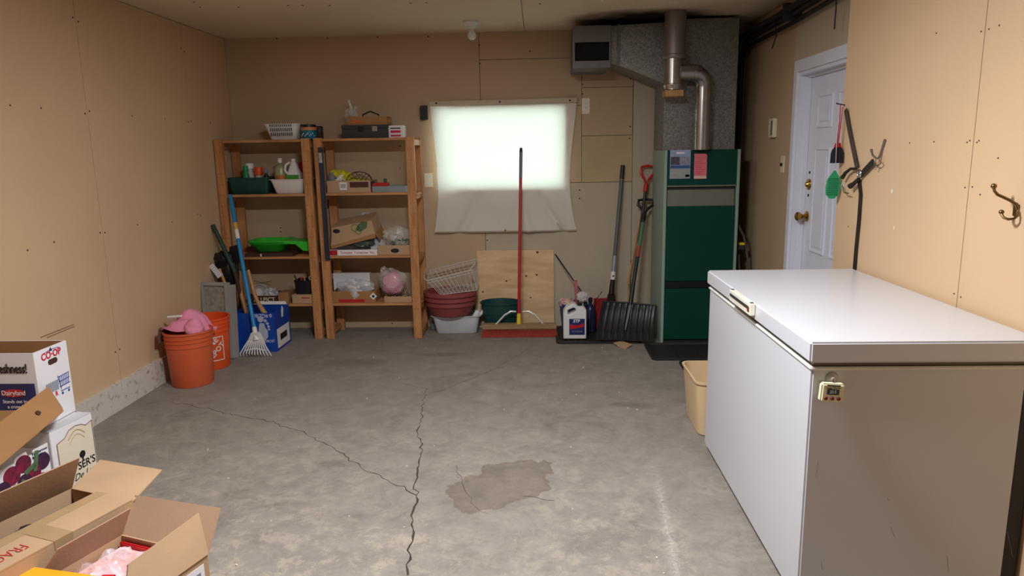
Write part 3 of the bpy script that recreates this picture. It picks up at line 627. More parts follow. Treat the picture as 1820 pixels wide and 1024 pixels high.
g = G(); xa = x0+.28; g.grid(lambda u, v: (xa+(x1-xa)*u, 5.64+.2*v, z+.027+.094-.012*u*u), 12, 8); g.grid(lambda u, v: (xa+(x1-xa)*u, 5.64, z+.027+.094-.012*u*u-(.026+.05*max(0, min(1, (u-.5)/.25)))*v), 12, 2); g.grid(lambda u, v: (x1, 5.64+.2*u, z+.1-.058*v), 6, 2); sub(g, 'spout', lime, t, solid=.004)
g = G(); g.rrect([(-.009, .076), (-.013, .078), (-.009, .08)], .155, .14, .06, (x0+.16, 5.765, z+.027)); sub(g, 'ridge', lime, t)
# ---- third shelf, right unit
x0, x1, _, zt = bb(586, 444, 671, 455, 5.59)
t = thing('tomato_flat', 'white flat carton with red print on the third shelf', 'box', ((x0+x1)/2, 5.7, z)); sub(open_box(G(), x0, x1, 5.59, 5.85, z+.001, zt), 'body', cartonw, t)
sub(G().box(x0, x0+.065, 5.588, 5.5895, z+.004, zt-.002), 'red_end', redpt, t); text('Tomates  Tomatoes  No. 1', .03, redink, t, (x0+.24, 5.5885, (z+zt)/2), (1, 0, 0), (0, 0, 1), .92)
x0, x1, _, zt = bb(672, 436, 733, 455, 5.6)
t = thing('cardboard_tray', 'brown cardboard tray with oval hand hole on the third shelf', 'box', ((x0+x1)/2, 5.7, z)); sub(open_box(G(), x0, x1, 5.6, 5.85, z+.001, zt), 'body', card, t)
sub(G().disc(((x0+x1)/2, 5.5995, z+.035), (0, 1, 0), .018, .0008, 20, 1.9), 'hand_hole', ink, t)
c = at(705, 415, 'y', 5.72); t = thing('plastic_bag', 'clear plastic bag bulging over the tray with oval hand hole', 'bag', (c.x, 5.72, z+.01)); g = G(); g.ball((c.x, 5.72, z+.115), .095, (1.15, .95, 1.05), 4, .35, 12, 4.5); sub(g, 'film', glassy2, t)
c = at(716, 428, 'y', 5.7); t = thing('green_leaves_bundle', 'bundle of artificial dark green leaves at the right of the third shelf', 'leaves', (c.x, 5.68, z+.06)); g = G()
for i in range(34):
    a = rnd.uniform(0, 2*PI); L = rnd.uniform(.03, .06); b0 = Vector((c.x-.02+rnd.uniform(-.06, .05), 5.66+rnd.uniform(-.03, .03), z+.075+rnd.uniform(0, .04))); d = Vector((math.cos(a), .3*math.sin(a), rnd.uniform(-.2, .5)))*L; s_ = Vector((-.2*d.z, .008, .006))
    g.slab([b0, b0+d*.5+s_, b0+d, b0+d*.5-s_], .001)
sub(g, 'foliage', mat('dark_leaf', (58, 96, 70), .6), t, stuff=True)
# tilted banana carton
P = [at(588, 437, 'y', 5.61), at(590, 405, 'y', 5.61), at(660, 392, 'y', 5.61), at(667, 415, 'y', 5.61)]
t = thing('produce_carton', 'brown produce carton with green leaf print lying tilted on the third shelf', 'box', P[0]+Vector((.1, .1, 0)))
d = Vector((.0, .22, .05)); g = G(); Pb = [p+d for p in P]
g.slab([P[0], P[3], P[2], P[1]], .004); g.slab([Pb[0], Pb[1], Pb[2], Pb[3]], .004); g.slab([P[1], P[2], Pb[2], Pb[1]], .004); g.slab([P[0], P[1], Pb[1], Pb[0]], .004); g.slab([P[2], P[3], Pb[3], Pb[2]], .004); sub(g, 'body', card, t)
q = at(676, 426, 'y', 5.60); g = G(); g.slab([P[3], q, q+Vector((.0, .2, .03)), Pb[3]], .004); g.slab([P[0], P[0]+Vector((.0, .0, -.025)), P[3]+Vector((.0, -.0, -.035)), P[3]], .003); sub(g, 'flap', cardd, t)
n_ = (P[3]-P[0]).cross(P[1]-P[0]).normalized(); X_ = (P[3]-P[0]).normalized(); Y_ = Vector((0, -.0, 0))+(P[1]-P[0]).normalized(); off = n_*.0015 if n_.y < 0 else -n_*.0015
def on(u, v): return at(u, v, 'y', 5.61)+off*1.2
g = G(); g.slab([on(642, 394), on(653, 394), on(652, 405), on(640, 412), on(632, 408), on(636, 400)], .0008); sub(g, 'leaf_print', leafm, t)
for (u, v, r) in ((631, 405, .03), (637, 411, .026)): sub(G().lathe([(r, 0), (r*.86, 0), (r*.86, .0008), (r, .0008), (r, 0)], on(u, v), 20, (0, -1, 0)), 'ring_print', leafm, t)
sub(G().disc(on(598, 411), (0, 1, 0), .017, .001, 16, 1.7), 'hand_hole', ink, t)
c = at(645, 436, 'y', 5.63); t = thing('dark_bag', 'dark green plastic bag crushed below the tilted produce carton', 'bag', (c.x, 5.66, z+.04)); g = G(); g.ball((c.x-.01, 5.67, z+.085), .06, (1.5, .8, .55), 3, .4, 2); sub(g, 'film', mat('dark_bag_film', (72, 84, 74), .3, var=.1), t)
p = at(648, 378, 'y', 5.78); t = thing('plastic_sheet', 'peaked sheet of clear plastic behind the tilted produce carton', 'plastic sheet', (p.x, 5.8, z+.02)); g = G()
p = at(649, 378, 'y', 5.84); a, b, c = at(634, 398, 'y', 5.84), at(672, 392, 'y', 5.80), at(690, 448, 'y', 5.70)
g.slab([a, p+Vector((-.02, 0, 0)), p+Vector((.03, 0, 0)), b, c, c+Vector((-.2, .02, 0))], .002); g.slab([p, p+Vector((.03, 0, 0)), b+Vector((0, -.05, -.02)), c+Vector((0, -.06, 0)), c+Vector((-.12, -.07, 0))], .002); sub(g, 'film', glassy, t)
# ---- bottom shelf, left unit
z = SZ[3]; x0, x1, _, zt = bb(522, 529, 566, 541, 5.6)
x0, x1, _, zt = bb(520, 524, 566, 543, 5.585)
t = thing('small_carton', 'flat kraft carton with faint print under the black pencil bin', 'box', ((x0+x1)/2, 5.68, z)); x1 = min(x1, -1.862); sub(G().box(x0, x1, 5.585, 5.75, z+.001, zt, .002), 'body', card, t); sub(G().box(x0+.08, x1-.02, 5.5835, 5.5845, zt-.03, zt-.022), 'printed_line', redpt, t)
x2, x3, _, zt2 = bb(500, 518, 519, 541, 5.66); t = thing('small_carton', 'small plain kraft carton left of the flat carton on the bottom shelf', 'box', ((x2+x3)/2, 5.7, z)); sub(G().box(x2, x3-.002, 5.6, 5.73, z+.001, zt2, .002), 'body', cardd, t)
zb = zt+.001; x0, x1, _, zt = bb(525, 498, 562, 524, 5.62); x1 = min(x1, -1.865)
t = thing('black_desk_bin', 'black mesh bin full of pens and tools on the bottom shelf', 'bin', ((x0+x1)/2, 5.67, zb)); sub(tub(G(), (x0+x1)/2, 5.665, zb, (x1-x0)/2-.003, .07, zt-zb, .008, .003, .015), 'body', blackp, t)
def stick(name, lab, cat, p, q, r, m, part='shaft'):
    t = thing(name, lab, cat, p); sub(G().tube([p, q], r, 8), part, m, t); return t
bx = (x0+x1)/2
for i, (dx, u, v, m, lab) in enumerate(((-.03, 523, 489, darkbrown, 'brown handled tool at the left of the black mesh bin'), (-.01, 535, 493, redpt, 'red handled tool standing in the black mesh bin'), (.012, 540, 490, woodh, 'wooden stick standing in the black mesh bin'), (.03, 546, 484, blackp, 'black marker with pale tip in the black mesh bin'))):
    q = at(u, v, 'y', 5.66); stick('hand_tool', lab, 'tool', Vector((bx+dx, 5.665, zb+.01)), q, .007, m)
t = thing('white_scissors', 'white handled scissors at the right of the black mesh bin', 'scissors', (bx+.04, 5.66, zb+.05)); c = at(554, 494, 'y', 5.66); c.x = min(c.x, -1.885)
g = G(); g.tube([(c.x+.012*math.cos(a), 5.655, c.z+.016*math.sin(a)) for a in [2*PI*i/12 for i in range(12)]], .004, 6, closed=True); g.tube([(c.x, 5.655, c.z-.016), (c.x-.02, 5.66, c.z-.06)], .006, 6); sub(g, 'handles', whitep, t)
x0, x1, _, zt = bb(440, 526, 492, 542, 5.6)
t = thing('printed_carton', 'dark brown printed carton tray at the left of the bottom shelf', 'box', ((x0+x1)/2, 5.7, z)); x0 = max(x0, -2.47); x1 = max(x1, x0+.25); sub(open_box(G(), x0, x1, 5.6, 5.82, z+.001, zt), 'body', darkbrown, t); text('ALLPICT', .05, cream, t, ((x0+x1)/2+.02, 5.5985, (z+zt)/2), (1, 0, 0), (0, 0, 1), .95, bold=.0006)
zb = z+.006
c = at(456, 515, 'y', 5.7); t = thing('white_bowl', 'round white bowl on edge in the dark printed carton tray', 'bowl', (c.x, 5.7, zb)); g = G(); g.lathe([(0, 0), (.03, .005), (.055, .03), (.065, .06), (.061, .06), (.05, .033), (.028, .01), (0, .006)], (c.x, 5.74, zb+.066), 28, (.5, -.8, .2)); sub(g, 'shell', mat('dull_white_plastic', (186, 176, 170), .5), t)
c = at(480, 520, 'y', 5.68); t = thing('plastic_wrap_roll', 'crumpled clear wrapping beside the white bowl on the bottom shelf', 'plastic wrap', (c.x, 5.68, zb)); g = G(); g.ball((c.x, 5.7, zb+.05), .05, (1.2, .9, .95), 3, .5, 4); sub(g, 'film', glassy, t)
a, b, c = at(452, 499, 'y', 5.8), at(466, 503, 'y', 5.75), at(482, 500, 'y', 5.8); t = thing('twisted_wires', 'thin dark wires poking up behind the white bowl', 'wire', (b.x, 5.78, zb)); g = G(); g.tube([a, b, c], .002, 5); g.tube([b, b+Vector((0, .0, -.06)), (b.x, 5.76, zb)], .002, 5); g.tube([b+Vector((-.05, 0, -.01)), b, b+Vector((.07, 0, -.02))], .002, 5); sub(g, 'strands', iron, t)
# ---- bottom shelf, right unit
x0, x1, _, zt = bb(592, 518, 668, 541, 5.6)
t = thing('open_carton', 'kraft carton with diamond sticker at the left of the bottom shelf', 'box', ((x0+x1)/2, 5.7, z)); sub(open_box(G(), x0, x1, 5.6, 5.84, z+.001, zt), 'body', cardd, t)
g = G(); q = at(663, 527, 'y', 5.59); r_ = .03; g.slab([(q.x-r_, 5.598, q.z), (q.x, 5.598, q.z-r_), (q.x+r_, 5.598, q.z), (q.x, 5.598, q.z+r_)], .001); st = sub(g, 'diamond_sticker', whitep, t); sub(G().disc((q.x, 5.5965, q.z), (0, 1, 0), .011, .0006), 'printed_dot', ink, st)
sub(G().box(x0+.05, x1-.09, 5.5985, 5.5995, z+.004, z+.03), 'red_band', redpt, t)
zb = z+.006
c = at(630, 513, 'y', 5.66); t = thing('plastic_bag', 'shiny clear plastic bag of pale things in the carton with diamond sticker', 'bag', (c.x, 5.69, zb)); g = G(); g.ball((c.x-.03, 5.68, zb+.10), .085, (1.35, .8, .85), 4, .3, 21, 4.5); g.ball((c.x+.07, 5.68, zb+.12), .06, (1.5, .7, .8), 4, .3, 27, 4.5); g.ball((c.x+.02, 5.62, zb+.05), .05, (1.1, .45, 1.2), 4, .3, 31, 4.5); sub(g, 'film', glassy, t); g = G(); g.ball((c.x-.03, 5.7, zb+.085), .06, (1.2, .7, .8), 3, .3, 8); sub(g, 'filling', mat('pale_filling', (198, 170, 160), .8, var=.2, vs=30), t)
x0, x1, z0_, zt = bb(592, 486, 657, 501, 5.78); t = thing('long_white_box', 'long white box standing behind the shiny plastic bag', 'box', ((x0+x1)/2, 5.82, zb)); g = G(); g.box(x0, x1, 5.79, 5.84, zb, zt, .002); sub(g, 'body', cartonw, t)
c = at(697, 503, 'y', 5.66); x0, x1, _, zt = bb(690, 527, 735, 541, 5.6); x0 = x0-.03
t = thing('shallow_carton', 'shallow kraft tray below the pink bag on the bottom shelf', 'box', ((x0+x1)/2, 5.7, z)); sub(open_box(G(), x0, x1-.012, 5.6, 5.85, z+.001, zt), 'body', card, t)
t = thing('plastic_bag', 'clear bag of pink cloth at the right end of the bottom shelf', 'bag', (c.x, 5.69, zb)); g = G(); g.ball((c.x+.0, 5.70, zb+.15), .105, (1.05, .8, 1.05), 4, .2, 41, 4); g.ball((c.x-.07, 5.7, zb+.24), .03, (1, .8, 1.2), 3, .4, 44); sub(g, 'film', glassy2, t); g = G(); g.ball((c.x-.005, 5.695, zb+.135), .09, (.95, .75, 1.05), 4, .15, 43, 4); sub(g, 'pink_cloth', pink, t)
t = thing('chain_pile', 'dark coiled chain in the shallow kraft tray under the pink bag', 'chain', (c.x+.06, 5.7, zb)); g = G(); R2 = random.Random(8)
for i in range(30):
    cc = Vector((c.x+.06+R2.uniform(-.07, .07), 5.66+R2.uniform(-.03, .05), zb+.03+R2.uniform(0, .035))); ax = Vector((R2.uniform(-1, 1), R2.uniform(-1, 1), R2.uniform(-1, 1))).normalized(); Q = Vector((0, 0, 1)).rotation_difference(ax).to_matrix()
    g.tube([cc+Q@Vector((.014*math.cos(a), .009*math.sin(a), 0)) for a in [2*PI*j/8 for j in range(8)]], .0022, 4, closed=True)
sub(g, 'links', mat('chain_metal', (110, 96, 84), .4, .7), t, stuff=True)
# ================================================================== buckets and the corner pile
def bucket(cx, cy, m, label):
    t = thing('bucket', label, 'bucket', (cx, cy, 0), group='orange buckets by the left wall'); h = .368
    g = G(); pail(g, cx, cy, .001, .131, .15, h, .007, 40, rings=(.272, .305, .33)); sub(g, 'body', m, t)
    g = G(); hz = .335
    g.ball((cx-.150, cy-.035, hz), .012, (.7, 1, 1), 1)
    return t, g, hz
b1x, b1y = -2.335, 4.46
t1, g, hz = bucket(b1x, b1y, orange2, 'dull orange bucket with pink cloth inside, nearest along the left wall')
sub(g, 'handle_lug', orange2, t1)
g = G(); g.tube([(b1x-.158*math.cos(a)*.35-.158*math.cos(a)*.65, b1y-.06*math.sin(a)-.02, hz-.10*math.sin(a)) for a in [PI*i/14 for i in range(0, 7)]], .0028, 6); sub(g, 'bail', iron, t1)
b2x, b2y = -2.385, 4.835
t2, g, hz = bucket(b2x, b2y, orange, 'bright orange bucket with white square print, behind the pink cloth bucket')
sub(g, 'handle_lug', orange, t2)
# square print on the curved front of the second bucket
def onb(s_, zz, a0=-1.02):       # s_ arc metres, zz height
    r = .131+.019*zz/.368+.0015; a = a0+s_/r; return Vector((b2x+r*math.cos(a), b2y+r*math.sin(a), zz))
g = G(); L = .085
def cstrip(p0, p1, wd):
    k = 8; P = []
    for i in range(k+1):
        s_ = p0[0]+(p1[0]-p0[0])*i/k; zz = p0[1]+(p1[1]-p0[1])*i/k; dx, dz = p1[0]-p0[0], p1[1]-p0[1]; ln = math.hypot(dx, dz); nx, nz = -dz/ln*wd/2, dx/ln*wd/2
        P.append((g._v(onb(s_+nx, zz+nz)), g._v(onb(s_-nx, zz-nz))))
    for A, B in zip(P, P[1:]): g.bm.faces.new((A[0], B[0], B[1], A[1]))
c0 = .155
for a, b in (((-L, c0-L), (L, c0-L)), ((L, c0-L), (L, c0+L)), ((L, c0+L), (-L, c0+L)), ((-L, c0+L), (-L, c0-L))): cstrip(a, b, .006)
sub(g, 'square_outline', whitep, t2, solid=.0004)
g = G()
def ctext(txt, size, ox, oz, ang, bold=.0012):
    cu = bpy.data.curves.new('t', 'FONT'); cu.body = txt; cu.size = size; cu.offset = bold; cu.align_x = 'CENTER'; cu.align_y = 'CENTER'; cu.resolution_u = 2
    t_ = bpy.data.objects.new('t', cu); C.objects.link(t_); me = bpy.data.meshes.new_from_object(t_.evaluated_get(bpy.context.evaluated_depsgraph_get())); bpy.data.objects.remove(t_)
    ca, sa = math.cos(ang), math.sin(ang); vs = [g._v(onb(ox+v.co.x*ca-v.co.y*sa, oz+v.co.x*sa+v.co.y*ca)) for v in me.vertices]
    for p in me.polygons:
        try: g.bm.faces.new([vs[i] for i in p.vertices])
        except ValueError: pass
ctext('THE', .03, -.055, c0+.0, PI/4); ctext('HOME', .058, -.018, c0+.018, PI/4); ctext('DEPOT', .052, .026, c0-.024, PI/4)
sub(g, 'lettering', whitep, t2, solid=.0004)
# pink cloth and white tool in first bucket
t = thing('pink_cloth', 'folded pink cloth stuffed in the nearest orange bucket', 'cloth', (b1x, b1y, .30)); g = G()
def cloth(u, v):
    x = b1x-.155+.27*u; y = b1y-.125*math.sin(PI*min(.9, .15+u))-.0+.22*v; zz = .366+.115*max(0, math.sin(PI*min(1, u*1.12)))**.8*(.25+.75*v)+.012*math.sin(9*u+3*v)+.01*math.sin(14*v+5*u)-.05*max(0, u-.7)
    return (x, y, zz)
g.grid(cloth, 26, 16); sub(g, 'fold', pink, t, solid=.008)
g = G(); g.ball((b1x+.06, b1y-.03, .38), .062, (.95, 1.0, 1.05), 4, .15, 7, 5); sub(g, 'bunch', pink, t)
t = thing('white_wand', 'white plastic handle poking out of the pink cloth in the bucket', 'handle', (b1x-.05, b1y, .42)); p, q = at(298, 564, 'y', 4.5), at(322, 562, 'y', 4.5); g = G(); g.tube([p, q, q+Vector((.02, .03, -.05))], .009, 8); sub(g, 'rod', whitep, t)
t = thing('brown_rag', 'brown rag hanging over the rim at the left of the nearest bucket', 'rag', (b1x-.13, b1y, .36)); g = G(); g.grid(lambda u, v: (b1x-.13-.035*v+.02*u, b1y-.09+.10*u, .385+.03*math.sin(PI*v)-.09*v*v), 8, 10); sub(g, 'fold', mat('brown_rag', (110, 84, 70), .9), t, solid=.006)
# grey lid leaning
P0, P1 = at(350, 640, 'y', 5.08), at(412, 642, 'y', 5.03); P0.z = .002; P1.z = .002; P0.x = -2.52; P1.x = -2.30
T0, T1 = at(361, 501, 'y', 5.18), at(409, 502, 'y', 5.18)
t = thing('cooler_lid', 'long grey mottled plastic lid standing against the tools, behind the buckets', 'lid', (P1.x-.1, 5.0, 0)); U = (T0-P0); V = (P1-P0); nrm = V.cross(U).normalized()
if nrm.y > 0: nrm = -nrm
def lp(a, b, d=0): return P0+V*a+U*b+((T1-T0)-V)*a*b+nrm*d
def lidbox(g, a0, a1, b0, b1, d0, d1): g.hexa([lp(a0, b0, d0), lp(a1, b0, d0), lp(a1, b0, d1), lp(a0, b0, d1)], [lp(a0, b1, d0), lp(a1, b1, d0), lp(a1, b1, d1), lp(a0, b1, d1)], .003)
g = G(); lidbox(g, 0, .09, 0, 1, 0, .035); lidbox(g, .86, 1, 0, 1, 0, .035); lidbox(g, .09, .86, .95, 1, 0, .035); lidbox(g, .09, .86, 0, .05, 0, .035); lidbox(g, 1.0, 1.05, 0, .97, -.05, .03); sub(g, 'rim', lidgrey, t)
g = G(); lidbox(g, .09, .86, .05, .95, 0, .018); 
pn = sub(g, 'panel', lidmot, t)
for a in (.28, .5, .72): g = G(); lidbox(g, a-.012, a+.012, .06, .94, .018, .024); sub(g, 'rib', lidgrey, pn)
# blue carton with footprint
t = thing('blue_carton', 'blue carton with grey footprint print holding tools in the left corner', 'box', (-2.195, 5.35, 0), -.06)
bz = at(455, 557, 'y', 5.19).z
x0, x1, y0, y1 = -2.37, -2.035, 5.195, 5.52
L_ = Matrix.Translation((-2.2, 5.35, 0)) @ Matrix.Rotation(-.03, 4, 'Z') @ Matrix.Translation((2.2, -5.35, 0))
g = G(); open_box(g, x0, x1, y0, y1, .001, bz); sub(g, 'body', blue, t)
sub(G().slab([(x0+.04, y1-.01, bz+.001), (x1-.01, y1-.01, bz+.001), (x1-.03, y1+.01, bz+.022), (x0+.10, y1+.01, bz+.022)], .004), 'flap', cartonw, t)
g = G(); yb = y0-.0012; fx = x1-.09; fz = bz-.10
g.slab([(fx-.035, yb, fz-.12), (fx+.0, yb, fz-.125), (fx+.03, yb, fz-.09), (fx+.032, yb, fz-.04), (fx+.012, yb, fz-.01), (fx+.008, yb, fz+.02), (fx-.028, yb, fz+.022), (fx-.036, yb, fz-.01), (fx-.045, yb, fz-.06)], .0008)
for (dx, dz, r) in ((-.018, .052, .024), (.018, .04, .012), (.033, .018, .011), (.04, -.006, .01), (.042, -.028, .009)): g.disc((fx+dx, yb, fz+dz), (0, 1, 0), r, .0008, 14)
sub(g, 'footprint_print', mat('grey_print', (176, 182, 190), .5), t)
text('0-9GZ/8L', .04, cartonw, t, (x1-.09, y0-.001, bz-.02), (-1, 0, 0), (0, 0, -1), .9); text('DROIT', .03, cartonw, t, (x1-.05, y0-.001, .085), (1, 0, 0), (0, 0, 1), .9)
g = G(); g.box(x1+.0005, x1+.0015, y0+.03, y1-.03, .02, .17); lb = sub(g, 'white_label', cartonw, t); g = G(); g.box(x1+.0018, x1+.0024, y0+.09, y1-.09, .07, .12); sub(g, 'barcode', ink, lb)
g = G(); g.slab([(x1+.001, y0+.15, .24), (x1+.001, y0+.18, .24), (x1+.001, y0+.2, .3), (x1+.001, y0+.17, .33), (x1+.001, y0+.15, .29)], .0008); sub(g, 'side_print', cartonw, t)
# wooden handled tools
def handle(px0, y0_, px1, y1_, r, m, name, lab, head=None, flat=1.):
    a = at(*px0, 'y', y0_); b = at(*px1, 'y', y1_); t = thing(name, lab, 'tool', b)
    sub(G().tube([a, a.lerp(b, .5), b], [r*.9, r, r*1.05], 10, flat=flat), 'shaft', m, t); return t, a, b
t, a, b = handle((414, 472), 5.42, (440, 562), 5.30, .017, woodh, 'axe_handle', 'straight pale wooden handle standing in the blue carton beside the lid')
d = (b-a).normalized(); sub(G().tube([b, Vector((b.x+d.x*.3, b.y, .01))], .017, 8), 'lower_shaft', woodh, t)
t, a, b = handle((441, 480), 5.44, (452, 522), 5.40, .014, woodh, 'axe_handle', 'curved wooden axe handle in the blue carton right of the blue rake')
c = at(470, 556, 'y', 5.36); sub(G().tube([b, b.lerp(c, .5)+Vector((-.01, 0, 0)), c, c+Vector((.0, 0, -.15))], [.015, .016, .022, .02], 10), 'grip', woodh, t)
t, a, b = handle((390, 478), 5.34, (402, 510), 5.30, .012, woodh, 'wood_stake', 'wooden stake with white printed label by the grey lid'); 
p, q = at(375, 471, 'y', 5.33), at(392, 492, 'y', 5.31); g = G(); s_ = Vector((.028, 0, .018)); g.slab([p-s_*.6, p+s_*.6+Vector((0, 0, .0)), q+s_*.7, q-s_*.7], .003); sub(g, 'paper_label', cartonw, t)
g = G()
for i in range(6): c1 = p.lerp(q, .12+.14*i)+Vector((0, -.003, 0)); g.strip([c1-s_*.45, c1+s_*.45], (0, -1, 0), .003, .0006)
sub(g, 'printed_lines', greyink, t, stuff=True); c = at(402, 510, 'y', 5.3); sub(G().tube([c, (c.x+.06, 5.28, .02)], .012, 8), 'lower_shaft', woodh, t)
a, b = at(370, 400, 'y', 5.40), at(418, 484, 'y', 5.36); a.x = max(a.x, XL+.02)
t = thing('pickaxe', 'tool with dark green grip leaning in the left corner against the wall', 'tool', (b.x, b.y, .0)); sub(G().tube([a, b], [.016, .018], 10), 'grip', dkgrip, t)
sub(G().tube([b, (b.x+.1, 5.32, .02)], .015, 8), 'lower_shaft', darkbrown, t)
g = G(); c = at(395, 462, 'y', 5.40)
g.ball((c.x, 5.42, c.z), .06, (1.2, .6, 1.0), 3, .4, 51); g.ball((c.x+.03, 5.42, c.z-.12), .06, (1, .7, 1.8), 3, .35, 52); sub(g, 'black_sleeve', mat('black_vinyl', (28, 27, 30), .4, var=.2), t)
g = G(); c = at(418, 452, 'y', 5.42); g.slab([c+Vector((-.04, 0, .06)), c+Vector((-.05, 0, -.03)), c+Vector((.0, 0, -.09)), c+Vector((.03, 0, -.06)), c+Vector((.025, 0, .075))], .03); t = thing('black_shovel_blade', 'black blade standing behind the wooden handles in the corner', 'shovel', (c.x, c.y, c.z-.1)); sub(g, 'blade', blackp, t); sub(G().tube([c+Vector((0, .01, -.08)), (c.x+.02, c.y-.02, .02)], .013, 8), 'shaft', blackp, t)
c = at(374, 486, 'y', 5.5); t = thing('small_carton', 'small brown carton wedged behind the grey lid by the left wall', 'box', (c.x, 5.5, .0)); g = G(); g.box(XL+.035, c.x+.06, 5.44, 5.54, .001, c.z+.02, .002); sub(g, 'body', cardd, t)
# blue rake
a, b = at(409, 347, 'y', 5.50), at(455, 600, 'y', 5.10)
t = thing('shrub_rake', 'blue handled rake with white fan head leaning on the left shelf unit', 'rake', (b.x, b.y, 0))
def LP(k): return a.lerp(b, k)
sub(G().tube([LP(0), LP(.99)], .0155, 12), 'handle', skyblue, t)
sub(G().tube([LP(.2), LP(.25)], .0162, 12), 'yellow_label', mat('gold_label', (196, 160, 70), .5), t); sub(G().tube([LP(.25), LP(.315)], .0162, 12), 'white_label', whitep, t)
hd = b; dn = (b-a).normalized(); g = G(); g.tube([LP(.93), LP(.98), LP(1.02)], [.017, .02, .024], 12); g.hexa([hd+Vector((-.06, -.012, -.02)), hd+Vector((.06, -.012, -.02)), hd+Vector((.06, .012, -.02)), hd+Vector((-.06, .012, -.02))], [hd+Vector((-.03, -.015, .04)), hd+Vector((.03, -.015, .04)), hd+Vector((.03, .015, .04)), hd+Vector((-.03, .015, .04))], .003); sub(g, 'head', whitep, t)
for i in range(11):
    k = (i-5)/5; p = hd+Vector((.052*k, -.005, -.015)); q = Vector((hd.x+.112*k, hd.y-.05+.01*abs(k), .02+.01*abs(k))); e = Vector((hd.x+.118*k, hd.y-.03, .003))
    sub(G().strip([p, p.lerp(q, .5)+Vector((0, -.008, 0)), q, e], (0, -1, .3), .009, .005), 'tine', whitep, t)
g = G(); g.strip([hd+Vector((.085*k/5, -.035+.008*abs(k)/5, -.075-.004*abs(k))) for k in range(-5, 6)], (0, -1, 0), .01, .006); sub(g, 'brace', whitep, t)
# ================================================================== middle floor things
x0, x1, _, zt = bb(768, 560, 857, 594, 5.68)
cx = (x0+x1)/2-.008; t = thing('dishpan', 'white rectangular dishpan on the floor under the red basins', 'dishpan', (cx, 5.80, 0)); sub(tub(G(), cx, 5.80, .001, (x1-x0)/2-.01, .115, .155, .03, .01, .035), 'body', mat('pale_grey_plastic', (204, 206, 214), .45), t)
c = at(838, 553, 'y', 5.72); t = thing('soap_dispenser', 'white plastic caddy lying at the right in the dishpan', 'caddy', (c.x, 5.74, .05)); g = G(); g.M = Matrix.Translation((c.x+.02, 5.74, .13)) @ Matrix.Rotation(.5, 4, 'Y'); g.box(-.02, .02, -.03, .03, -.06, .07, .008); g.M = Matrix(); sub(g, 'body', whitep, t)
g = G(); g.M = Matrix.Translation((c.x+.065, 5.76, .15)) @ Matrix.Rotation(.7, 4, 'Y'); g.box(-.012, .012, -.02, .02, -.07, .06, .005); g.M = Matrix(); sub(g, 'lever', whitep, t)
c = at(801, 535, 'y', 5.76); rz0 = .158
for i in range(3):
    t = thing('red_basin', ('lowest', 'middle', 'topmost')[i]+' of the three nested red-brown basins by the shelf', 'basin', (c.x, 5.745, rz0+i*.042), group='nested red-brown basins')
    g = G(); z0 = rz0+i*.042; rr = .19+.008*i; g.lathe([(0, z0), (rr-.05, z0), (rr-.03, z0+.01), (rr+.004, z0+.085), (rr+.010, z0+.086), (rr+.018, z0+.092), (rr+.018, z0+.12), (rr+.008, z0+.124), (rr, z0+.12), (rr-.038, z0+.014), (rr-.055, z0+.008), (0, z0+.006)], (c.x, 5.745, 0), 44, sy=.88); sub(g, 'body', maroon, t)
ztop = rz0+2*.042+.124
# wire basket
wirew = mat('white_coated_wire', (196, 192, 184), .45)
A = at(759, 499, 'y', 5.62); B = at(839, 480, 'y', 5.62); Cc = at(783, 524, 'y', 5.63); D = at(847, 516, 'y', 5.63); bk = Vector((0, .20, .02))
t = thing('wire_basket', 'white wire freezer basket resting askew on the red basins', 'basket', (Cc.x, 5.7, ztop))
A2, B2, C2, D2 = A+bk+Vector((-.01, 0, .03)), B+bk+Vector((.02, 0, .04)), Cc+bk, D+bk
Cc.z = max(Cc.z, ztop-.02)
g = G(); g.tube([A, B, B2, A2], .004, 6, closed=True); Am, Bm, A2m, B2m = [p+Vector((0, 0, -.022)) for p in (A, B, A2, B2)]; g.tube([Am, Bm, B2m, A2m], .003, 6, closed=True); g.tube([Cc, D, D2, C2], .003, 6, closed=True); sub(g, 'frame', wirew, t)
g = G()
for i in range(11):
    k = i/10; g.tube([A.lerp(B, k), Cc.lerp(D, k), C2.lerp(D2, k), A2.lerp(B2, k)], .0021, 5)
for i in range(1, 6):
    k = i/6; g.tube([A.lerp(A2, k), Cc.lerp(C2, k), D.lerp(D2, k), B.lerp(B2, k)], .0021, 5)
sub(g, 'wires', wirew, t, stuff=True)
g = G(); g.tube([B+Vector((-.02, 0, 0)), B+Vector((.02, 0, .045)), B2+Vector((.01, -.05, .03)), B2], .0035, 6); g.tube([A, A+Vector((-.025, 0, .02)), A2+Vector((-.02, -.04, .02)), A2], .0035, 6); sub(g, 'handle', wirew, t)
c = at(764, 570, 'y', 5.86); t = thing('grey_tub', 'grey tub half hidden behind the dishpan and the shelf post', 'tub', (-.87, 5.87, 0)); sub(tub(G(), -.86, 5.885, .001, .09, .055, .24, .01, .004, .02), 'body', greyp, t)
# green pot
x0, x1, _, zt = bb(855, 533, 922, 578, 5.62); cx = (x0+x1)/2; t = thing('planter_pot', 'dark green round planter pot behind the push broom', 'pot', (cx, 5.76, 0)); g = G(); r_ = .165; pz = .262
g.lathe([(0, .001), (r_-.045, .001), (r_-.042, .006), (r_-.014, pz*.62), (r_-.008, pz*.63), (r_-.004, pz-.02), (r_+.004, pz-.018), (r_+.007, pz-.004), (r_+.002, pz), (r_-.006, pz-.003), (r_-.05, .012), (0, .012)], (cx, 5.778, 0), 40, sy=.76); sub(g, 'body', dkgreenp, t)
